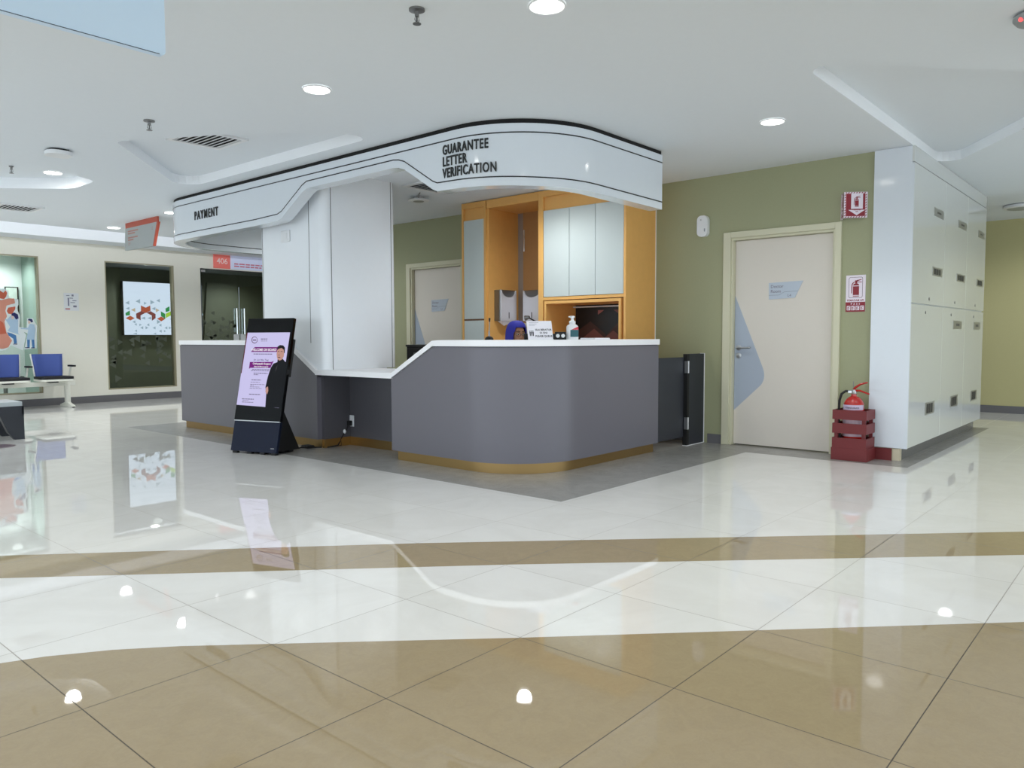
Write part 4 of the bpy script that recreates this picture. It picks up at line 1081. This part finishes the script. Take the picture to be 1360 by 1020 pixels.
# ------------------------------------------------------------------ hanging signs
m_signgrey = mat('pale grey sign panel', (164, 170, 170), .4)
m_coral = mat('coral sign edge', (182, 86, 68), .5)
hs = thing('hanging_sign', 'grey directional sign with coral edge hanging from the ceiling left of the canopy', 'sign', (4.49, 10.3, 2.24))
b = B(); b.prism([(10.80, 2.53), (9.86, 2.53), (9.99, 2.235), (10.83, 2.24)], 0, 4.475, 4.505); b.build('sign_panel', m_signgrey, hs)
b = B(); b.prism([(10.80, 2.53), (9.85, 2.53), (9.85, 2.60), (10.80, 2.60)], 0, 4.478, 4.502); b.prism([(9.86, 2.53), (9.82, 2.53), (9.965, 2.235), (9.99, 2.235)], 0, 4.475, 4.505); b.build('coral_edge', m_coral, hs)
b = B()
fs_ = lambda y, z: (lambda u, v, w: (4.4742, y-u, z+v))
for y0_, y1_, z0_ in ((10.72, 10.40, 2.475), (10.72, 10.50, 2.445), (10.72, 10.42, 2.39), (10.72, 10.55, 2.36)): b.add([(4.4742, y0_, z0_), (4.4742, y1_, z0_), (4.4742, y1_, z0_+.018), (4.4742, y0_, z0_+.018)], [(0, 1, 2, 3)])
b.text('L4', .07, fs_(10.72, 2.30), 'LEFT'); b.text('L2', .055, fs_(10.02, 2.445), 'LEFT')
b.build('lettering', mat('dim coral lettering', (176, 128, 118), .6), hs, fixn=False)
bs = thing('hanging_sign', 'large pale blue hanging sign cut off at the top left of the photo', 'sign', (1.05, 3.35, 2.26))
b = B(); b.prism(rrect(1.12, .335, .02, 4, 1.022, 2.4275), 1, 3.35, 3.38); b.build('sign_panel', mat('pale blue sign panel', (214, 236, 255), .35), bs)
b = B(); b.box(.47, 1.56, 3.352, 3.378, 2.595, 2.60); b.box(.9, .92, 3.36, 3.37, 2.58, 2.60); b.build('ceiling_rail', m_steel, bs)
b = B(); b.box(.48, 1.555, 3.3485, 3.351, 2.2615, 2.2645); b.build('bottom_rule', mat('dark sign rule', (70, 80, 100), .5), bs)
b = B(); b.text('Registration', .075, lambda u, v, w: (1.105+u, 3.3492, 2.345+v), 'RIGHT'); b.build('lettering', mat('grey sign lettering', (150, 158, 172), .6), bs, fixn=False)

# sign of suite 406
s4 = thing('suite_sign', 'sign 406 with a coral square above the glass doors', 'sign', (7.9, YB, 2.35))
b = B(); b.box(7.15, 8.62, YB-.02, YB, 2.352, 2.618); b.build('sign_panel', mat('lilac white sign panel', (214, 220, 246), .5, emit=.12), s4)
b = B(); b.box(7.145, 7.47, YB-.024, YB-.0, 2.350, 2.620); b.build('number_panel', mat('coral number panel', (238, 122, 112), .5, emit=.1), s4)
b = B(); b.text('406', .145, lambda u, v, w: (7.31+u, YB-.0246, 2.435+v), 'CENTER', bold=.001); b.build('number', mat('white sign number', (255, 226, 222), .5), s4, fixn=False)
b = B()
for x0, x1, z in ((7.55, 8.42, 2.44), (7.55, 8.12, 2.395)):
    xs = x0; rr = random.Random(int(z*1000))
    while xs < x1:
        e = min(x1, xs+rr.uniform(.05, .12)); b.box(xs, e, YB-.0212, YB-.02, z, z+.024); xs = e+.018
b.build('lettering', m_pink, s4)

# notice on the back wall
nt = thing('wall_notice', 'small white printed notice on the beige wall between the two windows', 'notice', (4.71, YB, 1.50))
b = B(); b.box(4.605, 4.825, YB-.006, YB, 1.505, 1.787); b.build('board', m_plastic, nt)
b = B()
for x, z, w, h in ((4.66, 1.58, .022, .13), (4.64, 1.74, .05, .012), (4.72, 1.735, .03, .03), (4.73, 1.66, .06, .012), (4.70, 1.63, .07, .01), (4.74, 1.56, .05, .03), (4.69, 1.70, .05, .012)):
    b.box(x, x+w, YB-.0068, YB-.006, z, z+h)
b.build('print', mat('grey notice print', (128, 130, 148), .6), nt)
b = B(); b.box(4.622, 4.69, YB-.0068, YB-.006, 1.525, 1.54); b.build('red_strip', m_red, nt)
# ------------------------------------------------------------------ seats along the back wall
be = thing('beam_seating', 'white beam bench with blue seat backs along the beige back wall', 'bench', (3.9, 12.95, 0))
m_blue = mat('blue mesh seat back', (64, 86, 160), .6, noise=.06, nscale=200)
m_seat = mat('black seat pad', (22, 22, 26), .7)
m_wf = mat('off white seat frame', (226, 226, 216), .4)
b = B(); b.box(2.55, 4.55, 12.98, 13.04, .33, .40); b.build('beam', m_wf, be, bevel=.006)
for xl in (2.85, 4.44):
    b = B(); b.box(xl-.035, xl+.035, 12.975, 13.045, .05, .38); b.prism([(12.78, 0), (13.26, 0), (13.26, .03), (13.05, .075), (12.97, .075), (12.78, .03)], 0, xl-.03, xl+.03); lg = b.build('leg', m_wf, be, bevel=.008)
    b = B(); b.box(xl-.02, xl+.02, 12.775, 12.81, 0, .012); b.build('foot_pad', m_black, lg)
for xc in (4.215, 3.625, 3.035):
    b = B()
    n = 8; vs, fs = [], []
    for i in range(n+1):
        v = i/n; hw = .185+.030*v; z = .455+.36*v; y = 13.10+.07*v+.03*(v-.5)**2
        for j in range(9):
            t_ = j/8*2-1; vs.append((xc+hw*t_, y-.045*(1-t_*t_)*-1+0-.03, z))
    for i in range(n):
        for j in range(8): fs.append((i*9+j, i*9+j+1, (i+1)*9+j+1, (i+1)*9+j))
    b.add(vs, fs); o = b.build('backrest', m_blue, be, smooth=60); md = o.modifiers.new('Solidify', 'SOLIDIFY'); md.thickness = .02
    b = B()
    for s in (-1, 1):
        b.tube([(xc+s*(.19+.032*v), 13.075+.07*v+.03*(v-.5)**2, .44+.385*v) for v in [i/6 for i in range(7)]], .012, 8)
    b.tube([(xc-.19, 13.08, .445), (xc+.19, 13.08, .445)], .012, 8); b.build('back_frame', m_wf, be, smooth=50)
    b = B(); b.prism(rrect(.44, .44, .06, 5, xc, 12.88), 2, .445, .485); b.build('seat', m_seat, be, bevel=.012, smooth=40)
    b = B(); b.prism(rrect(.45, .45, .07, 5, xc, 12.88), 2, .415, .445); b.box(xc-.19, xc-.15, 13.0, 13.09, .41, .46); b.box(xc+.15, xc+.19, 13.0, 13.09, .41, .46); b.build('seat_shell', m_wf, be, bevel=.008)
    b = B(); b.box(xc-.07, xc+.07, 12.90, 13.05, .385, .42); b.build('bracket', m_black, be)
    xa = xc+.255
    b = B(); b.tube([(xa-.05, 13.02, .42), (xa, 13.0, .44), (xa+.005, 12.97, .55), (xa+.01, 12.95, .625)], .014, 8); ar = b.build('armrest', m_wf, be, smooth=50)
    b = B(); b.prism(rrect(.05, .24, .022, 5, xa+.01, 12.91), 2, .625, .65); b.build('arm_pad', m_seat, ar, bevel=.006)

# dark bench at the left edge
st = thing('low_bench', 'dark low bench with pale grey top cut off by the left edge', 'bench', (2.3, 9.3, 0))
b = B(); b.prism([(1.5, .285), (2.68, .285), (2.68, .395), (2.62, .395), (1.5, .395)], 1, 9.13, 9.62); b.build('bench_top', mat('pale grey bench top', (186, 194, 196), .35), st, bevel=.006)
b = B(); b.box(1.5, 2.685, 9.12, 9.14, .255, .35); b.box(2.672, 2.69, 9.12, 9.62, .255, .35); b.build('apron', m_charcoal, st)
b = B(); b.prism([(2.47, .26), (2.69, .26), (2.69, 0), (2.60, 0), (2.54, .08)], 1, 9.13, 9.2); b.build('leg', m_charcoal, st)
b = B(); b.prism([(2.47, .26), (2.69, .26), (2.69, 0), (2.60, 0), (2.54, .08)], 1, 9.55, 9.61); b.build('leg', m_charcoal, st)
b = B(); b.prism([(1.5, .26), (1.75, .26), (1.66, .05), (1.6, 0), (1.5, 0)], 1, 9.13, 9.2); b.build('leg', m_charcoal, st)
b = B(); b.prism([(1.5, .395), (2.45, .395), (2.50, .43), (2.36, .62), (1.5, .62)], 1, 9.40, 9.62); b.build('seat_cushion', mat('dark green upholstery', (40, 58, 50), .7), st, bevel=.02)
fd = thing('floor_sticker', 'round grey violet floor disc at the left edge below the dark bench', 'floor sticker', (2.30, 8.68, 0))
b = B(); b.lathe([(.17, .0), (.17, .0025), (.165, .003)], (2.30, 8.68, 0), 40); b.build('disc', mat('grey violet disc', (120, 108, 112), .3), fd, smooth=40)
b = B(); b.lathe([(.13, .003), (.13, .0034)], (2.30, 8.68, 0), 40); b.build('disc_centre', mat('darker violet disc', (100, 86, 96), .3), fd, smooth=40)

# ------------------------------------------------------------------ mural film on window 1 and clinic furniture
mu = thing('window_mural', 'coral heart with two small medics as a film mural on the left window', 'mural', (3.75, YB+.05, .6))
gx = lambda x: 3.75+x*.01014
gz = lambda y: 2.338-(y-337)*.01146
Q = lambda x, y: (gx(x/5.667), gz(320+y/5.667))
def mural(polys, name, m, k):
    b = B()
    for i, p in enumerate(polys): b.flat([Q(*q) for q in p], lambda u, v: (u, YB+.0540-k*.0006-i*.00005, v))
    return b.build(name, m, mu, fixn=False)
mural([[(-330, 420), (-180, 330), (20, 355), (55, 365), (60, 420), (130, 430), (130, 470), (115, 500), (140, 560), (130, 640), (180, 700), (150, 820), (60, 780), (20, 815), (-80, 830), (-260, 760), (-340, 600)],
       [(190, 575), (235, 570), (265, 630), (255, 805), (160, 812), (190, 690), (120, 660), (130, 640), (185, 650)]], 'white_outline', mat('white film outline', (232, 240, 240), .5), 1)
mural([[(-300, 440), (-160, 350), (0, 440), (60, 425), (100, 425), (105, 460), (40, 480), (30, 520), (40, 560), (20, 600), (30, 680), (70, 745), (40, 795), (0, 806), (-120, 800), (-260, 700), (-310, 560)]], 'heart', mat('coral heart film', (224, 152, 130), .5), 2)
mural([[(-40, 380), (0, 370), (20, 385), (38, 365), (48, 385), (40, 412), (24, 432), (-20, 425)], [(52, 495), (105, 485), (104, 505), (78, 545), (50, 540), (40, 520)], [(-200, 520), (-60, 560), (10, 610), (30, 690), (-40, 700), (-180, 640)]], 'heart_vessel', mat('deep coral film', (208, 104, 76), .5), 3)
mural([[(62, 560), (90, 545), (122, 582), (118, 690), (130, 700), (40, 672), (60, 640), (30, 590), (18, 580), (40, 585)], [(210, 615), (245, 620), (252, 660), (240, 740), (180, 735), (196, 660), (140, 655), (140, 648), (195, 645)]], 'medic_coat', mat('pale blue coat film', (180, 206, 228), .5), 4)
mural([[(36, 680), (70, 690), (102, 705), (106, 765), (84, 768), (80, 730), (45, 705)], [(184, 737), (206, 738), (202, 795), (184, 796)], [(218, 738), (240, 738), (240, 798), (222, 798)]], 'medic_trousers', mat('mid blue trouser film', (76, 128, 184), .5), 4)
mural([[(75, 540), (95, 530), (122, 545), (126, 575), (106, 585), (92, 560), (72, 552)], [(193, 588), (205, 576), (228, 578), (236, 600), (222, 606), (212, 592)], [(78, 768), (108, 768), (108, 774), (76, 773)], [(166, 796), (202, 796), (202, 802), (166, 802)], [(212, 798), (242, 798), (240, 804), (212, 804)]], 'medic_hair', mat('navy film', (22, 26, 92), .5), 5)
mural([[(70, 555), (90, 560), (92, 580), (74, 582)], [(196, 594), (212, 594), (218, 610), (200, 616)]], 'medic_face', mat('pale skin film', (228, 200, 188), .5), 5)
fp_ = thing('framed_chart', 'black framed chart hanging in the clinic behind the left window', 'picture', (4.30, 14.88, 1.25))
b = B(); b.box(4.18, 4.375, 14.862, 14.90, 1.24, 1.93); b.build('picture_frame', m_mattblack, fp_)
b = B(); b.box(4.19, 4.352, 14.858, 14.862, 1.255, 1.915); b.build('chart', mat('pale chart print', (206, 216, 208), .6, noise=.2, nscale=14), fp_)
oc = thing('task_chair', 'black task chair in the clinic seen through the left window', 'chair', (3.9, 13.95, 0))
b = B(); b.box(3.66, 4.12, 13.85, 14.3, .40, .46); b.build('seat', m_mattblack, oc, bevel=.02)
b = B(); b.box(3.92, 4.0, 13.88, 14.28, .50, .80); b.build('backrest', m_mattblack, oc, bevel=.02)
b = B(); b.tube([(3.9, 14.05, .05), (3.9, 14.05, .42)], .03, 10); b.tube([(3.96, 14.05, .44), (3.97, 14.05, .6)], .02, 8)
for k in range(5):
    a = 2*PI*k/5; b.tube([(3.9, 14.05, .07), (3.9+.27*math.cos(a), 14.05+.27*math.sin(a), .04)], .018, 8); b.ball((3.9+.27*math.cos(a), 14.05+.27*math.sin(a), .025), .025, 8, 6)
b.build('base', m_dsteel, oc, smooth=40)

# glowing wall screen in suite 406
ws = thing('wall_screen', 'bright wall screen with a coloured triangle pattern in the dark suite behind the glass', 'screen', (6.8, 14.8, 1.12))
b = B(); b.box(6.035, 7.565, 14.77, 14.86, 1.115, 2.125); b.build('screen_case', m_mattblack, ws)
b = B(); b.box(6.045, 7.555, 14.768, 14.77, 1.125, 2.112); b.build('screen', glow('pale blue lit screen', (216, 226, 252), SCREEN*1.25), ws)
def SX(x): return 6.045+((x-225)/10.2)*(1.51/105.5)
def SZ(x, y):
    yt = 140+(x-220)*.058; yb = 866.0
    return 2.112-(y-yt)/(yb-yt)*(.987)
def spoly(polys, nm, m, k):
    b = B()
    for i, p in enumerate(polys): b.flat([(SX(x), SZ(x, y)) for x, y in p], lambda u, v: (u, 14.768-.0006*k-i*.00004, v))
    return b.build(nm, m, ws, fixn=False)
mg = lambda nm, c: glow(nm, c, SCREEN*1.15)
spoly([[(448, 468), (512, 498), (572, 468), (574, 540), (512, 570), (446, 545)]], 'rust_chevron', mg('rust screen', (176, 84, 62)), 1)
spoly([[(382, 578), (446, 545), (505, 568), (440, 604), (440, 668), (384, 640)], [(574, 545), (640, 585), (640, 640), (588, 676), (588, 604), (520, 568)]], 'maroon_chevron', mg('maroon screen', (126, 66, 66)), 1)
spoly([[(245, 640), (305, 606), (362, 640), (305, 672)], [(658, 648), (716, 618), (772, 650), (716, 684)]], 'rust_diamond', mg('rust diamond screen', (186, 92, 66)), 1)
spoly([[(245, 570), (302, 535), (302, 600), (248, 606)], [(712, 548), (772, 582), (772, 650), (714, 612)], [(778, 510), (834, 480), (834, 545), (780, 560)], [(846, 550), (894, 578), (846, 608)]], 'green_lozenge', mg('green screen', (52, 140, 84)), 1)
spoly([[(778, 580), (846, 548), (846, 606), (778, 640)]], 'lime_lozenge', mg('lime screen', (168, 204, 72)), 2)
spoly([[(316, 528), (372, 502), (372, 556)], [(645, 506), (696, 534), (645, 562)]], 'tan_triangle', mg('tan screen', (198, 178, 158)), 2)
TR = [(380, 412, 440, 62), (632, 425, 575, 62), (246, 432, 298, 52), (528, 438, 490, 40), (656, 404, 704, 48), (330, 690, 370, 44), (356, 725, 386, 34), (452, 730, 420, 34), (430, 770, 470, 42), (538, 770, 500, 42), (516, 730, 552, 40), (596, 772, 634, 40), (680, 735, 716, 40), (708, 690, 656, 56),
      (756, 772, 796, 40), (850, 772, 816, 40), (680, 816, 716, 42), (775, 816, 748, 30), (840, 818, 868, 34), (918, 818, 888, 40), (836, 655, 880, 52), (356, 812, 386, 34), (330, 850, 384, 26), (600, 850, 640, 26), (250, 508, 298, 40), (590, 512, 640, 44), (445, 640, 500, 40), (530, 640, 580, 40)]
for k in range(26):
    TR.append((905+rng.uniform(20, 380),)*1+(0, 0, 0)) if False else None
    x = 930+rng.uniform(0, 360); y = rng.uniform(420, 840); d = rng.choice((-1, 1))*rng.uniform(30, 50); TR.append((x, y, x+d, abs(d)))
spoly([[(a, y), (c, y-h/2), (c, y+h/2)] for a, y, c, h in TR], 'grey_triangle', mg('grey blue screen', (158, 176, 198)), 1)['kind'] = 'stuff'

# ------------------------------------------------------------------ ceiling fittings
def downlight(label, x, y, z=ZC, r=.078):
    d = thing('downlight', label, 'ceiling light', (x, y, z-.012), 0, 'recessed ceiling downlights')
    n = 28
    b = B(); b.lathe([(r+.012, z-.001), (r+.012, z-.006), (r+.004, z-.010), (r, z-.006), (r, z-.001)], (x, y, 0), n)
    b.f = [f for f in b.f if len(f) == 4]; b.m = [0]*len(b.f); b.build('trim_ring', m_plastic, d, smooth=40, fixn=False)
    b = B(); b.lathe([(r, z-.006), (r, z-.002)], (x, y, 0), n); b.build('diffuser', glow('lit diffuser', (255, 252, 244), 14.0), d, smooth=40)
    return d
def spot(x, y, z=ZC, e=1.0, name='downlight_lamp'):
    L = bpy.data.lights.new(name, 'SPOT'); L.energy = LAMP*e; L.spot_size = math.radians(158); L.spot_blend = .9; L.shadow_soft_size = .07; L.color = LCOL
    o = bpy.data.objects.new(name, L); COL.objects.link(o); o.location = (x, y, z-.03); return o
for label, x, y, z in (('downlight at the top edge of the photo above the counter', 2.905, 2.30, ZC), ('downlight in the ceiling left of the canopy front, above the display', 2.90, 4.13, ZC),
                       ('downlight in the ceiling in front of the green wall and door', 5.508, 2.283, ZC), ('downlight next to the hanging grey sign by the back wall', 4.52, 11.28, ZC),
                       ('downlight peeping out beside the left end of the canopy', 4.47, 9.44, ZC), ('downlight inside the bright rounded ceiling recess at far left', 2.867, 8.565, ZC+.11)):
    downlight(label, x, y, z); spot(x, y, z, 2.0 if y > 11 else 1.0)
for label, x, y in (('downlight hidden inside the canopy above the receptionist', 5.75, 4.85), ('downlight hidden inside the left loop of the canopy', 5.6, 8.2)):
    downlight(label, x, y); spot(x, y, e=INNER)
# lamps of the same kind in the hall outside the picture
for x, y in ((2.9, .5), (.3, 2.3), (.3, 4.1), (.3, .5), (-2.3, .5), (-2.3, 2.3), (-2.3, 4.1), (.3, 6.0), (-2.3, 6.0), (5.5, .2), (8.1, .2), (11.12, 1.18), (11.2, 3.2), (.5, 9.0), (1.9, 11.28), (-.6, 11.28), (7.1, 11.28), (9.3, 6.0), (-2.2, -1.6), (.4, -1.6), (3.0, -1.6), (5.6, -1.6)):
    spot(x, y, e=2.4 if y > 11 else 1.0)
# clinic and suite lighting
spot(3.4, 14.1, 2.45, 1.6); spot(4.1, 14.5, 2.45, .7); spot(6.3, 14.2, 2.36, 1.3); spot(8.1, 14.2, 2.36, 1.3)
L = bpy.data.lights.new('cove_strip', 'AREA'); L.shape = 'RECTANGLE'; L.size = 17; L.size_y = .04; L.energy = COVE; L.color = (.88, .92, 1.0)
o = bpy.data.objects.new('cove_strip', L); COL.objects.link(o); o.location = (3.0, 11.80, ZC+.10); o.rotation_euler = (math.radians(94), 0, 0); L.spread = math.radians(70)
dl = thing('downlight', 'downlight in the dark suite behind the tinted window', 'ceiling light', (6.16, 14.0, 2.36))
b = B(); b.lathe([(.075, 2.364), (.075, 2.369)], (6.16, 14.0, 0), 24); b.build('diffuser', glow('lit diffuser', (255, 252, 244), 14.0), dl); b = B(); b.lathe([(.088, 2.366), (.088, 2.37)], (6.16, 14.0, 0), 24); b.build('trim_ring', m_plastic, dl)
dl = thing('downlight', 'downlight in the dark suite behind the glass doors', 'ceiling light', (8.30, 14.05, 2.36))
b = B(); b.lathe([(.075, 2.364), (.075, 2.369)], (8.30, 14.05, 0), 24); b.build('diffuser', glow('lit diffuser', (255, 252, 244), 14.0), dl); b = B(); b.lathe([(.088, 2.366), (.088, 2.37)], (8.30, 14.05, 0), 24); b.build('trim_ring', m_plastic, dl)

def sprinkler(label, x, y, zc=2.6, k=1.0):
    s = thing('sprinkler', label, 'sprinkler', (x, y, zc-.075), 0, 'ceiling sprinklers'); ZC = zc
    b = B(); b.lathe([(.014, ZC-.012), (.038*k, ZC-.008), (.038*k, ZC)], (x, y, 0), 20); b.build('escutcheon', m_dsteel, s, smooth=40)
    b = B(); b.lathe([(.010, ZC-.034), (.010, ZC-.012)], (x, y, 0), 12); b.tube([(x-.010, y, ZC-.03), (x-.013, y, ZC-.05), (x-.004, y, ZC-.066)], .0028, 6); b.tube([(x+.010, y, ZC-.03), (x+.013, y, ZC-.05), (x+.004, y, ZC-.066)], .0028, 6); b.build('frame', m_dsteel, s, smooth=40)
    b = B(); b.tube([(x, y, ZC-.062), (x, y, ZC-.034)], .003, 8); b.build('bulb', m_black, s, smooth=40)
    b = B(); b.lathe([(.020, ZC-.070), (.020, ZC-.067), (.006, ZC-.064)], (x, y, 0), 16); b.build('deflector', m_dsteel, s, smooth=40)
sprinkler('ceiling sprinkler near the top edge left of the brightest downlight', 2.53, 2.79)
sprinkler('ceiling sprinkler above the slotted air vent on the left', 2.515, 5.61)
sprinkler('tiny ceiling sprinkler at the far left edge of the photo', 2.50, 8.55, ZC+.11, .55)

ap_ = thing('wireless_access_point', 'white flat rounded access point on the ceiling at left', 'access point', (2.40, 7.03, ZC-.045))
b = B(); b.prism(rrect(.19, .19, .07, 6, 2.40, 7.03), 2, ZC-.048, ZC-.016); b.build('housing', m_plastic, ap_, bevel=.01, smooth=40)
b = B(); b.prism(rrect(.15, .15, .06, 6, 2.40, 7.03), 2, ZC-.016, ZC); b.build('mount', m_mattblack, ap_, smooth=40)

def vent(label, poly_c, w, d, z, rot, n=9, dark=.55):
    v = thing('air_vent', label, 'air vent', (poly_c[0], poly_c[1], z-.02), rot)
    b = B()
    b.box(-w/2, w/2, -d/2, -d/2+.035, .005, .02); b.box(-w/2, w/2, d/2-.035, d/2, .005, .02); b.box(-w/2, -w/2+.035, -d/2+.035, d/2-.035, .005, .02); b.box(w/2-.035, w/2, -d/2+.035, d/2-.035, .005, .02)
    b.build('vent_frame', m_plastic, v, local=True)
    b = B(); b.box(-w/2+.035, w/2-.035, -d/2+.035, d/2-.035, .017, .0195); b.build('dark_opening', mat('dark duct', (26, 27, 28), .8), v, local=True)
    for k in range(n):
        x = -w/2+.035+(k+.5)*(w-.07)/n
        b = B(); hw = (w-.07)/n*.36
        b.add([(x-hw, -d/2+.035, .004), (x+hw, -d/2+.035, .014), (x+hw, d/2-.035, .014), (x-hw, d/2-.035, .004), (x-hw, -d/2+.035, .007), (x+hw, -d/2+.035, .017), (x+hw, d/2-.035, .017), (x-hw, d/2-.035, .007)],
              [(0, 3, 2, 1), (4, 5, 6, 7), (0, 1, 5, 4), (1, 2, 6, 5), (2, 3, 7, 6), (3, 0, 4, 7)]); b.build('slat', m_plastic, v, local=True)
    return v
vent('white slotted air vent in the ceiling recess at left of the canopy', (3.20, 6.09), .47, .47, ZC+.085, 0)
vent('small slotted air vent at the far left near the back wall', (3.08, 10.4), .45, .45, ZC, 0)
vent('slotted air vent inside the canopy above the staff area', (5.50, 5.80), .50, .50, ZC, 0)

sd = thing('ceiling_speaker', 'white round ceiling disc hanging beside the vent inside the canopy', 'speaker', (5.80, 6.40, ZC-.05))
b = B(); b.lathe([(.10, ZC-.05), (.118, ZC-.045), (.118, ZC-.035), (.05, ZC-.028), (.05, ZC)], (5.80, 6.40, 0), 32); b.build('housing', m_plastic, sd, smooth=40)
b = B(); b.lathe([(.055, ZC-.054), (.06, ZC-.05)], (5.80, 6.40, 0), 24); b.build('grille', m_plate, sd, smooth=40)
b = B(); b.tube([(5.76, 6.36, ZC-.03), (5.66, 6.24, ZC-.012), (5.64, 6.20, ZC)], .006, 8); b.build('cable', m_dsteel, sd, smooth=40)
sm = thing('smoke_detector', 'grey ceiling detector with a red light at the top right corner', 'detector', (4.58, .57, ZC-.05))
b = B(); b.lathe([(.06, ZC-.045), (.10, ZC-.04), (.115, ZC-.022), (.115, ZC-.012), (.07, ZC-.008), (.07, ZC)], (4.55, .565, 0), 32); b.build('housing', mat('grey detector plastic', (150, 154, 156), .4), sm, smooth=40)
b = B(); b.ball((4.475, .635, ZC-.036), .011, 12, 8); b.build('indicator', glow('red indicator', (255, 90, 90), 1.6), sm, smooth=40)
pl_ = thing('ceiling_panel_light', 'flat round ceiling fitting at far right above the ochre wall', 'ceiling light', (10.95, 1.50, ZC-.04))
b = B(); b.lathe([(.17, ZC-.045), (.19, ZC-.035), (.19, ZC-.01), (.15, ZC)], (10.95, 1.48, 0), 32); b.build('housing', m_plastic, pl_, smooth=40)
b = B(); b.lathe([(.14, ZC-.048), (.15, ZC-.045)], (10.95, 1.48, 0), 32); b.build('cover', m_signgrey, pl_, smooth=40)

# ------------------------------------------------------------------ daylight from the open sides of the hall
w = bpy.data.worlds.new('world'); SC.world = w; w.use_nodes = True
bg = w.node_tree.nodes['Background']; bg.inputs[0].default_value = WCOL; bg.inputs[1].default_value = WSTR
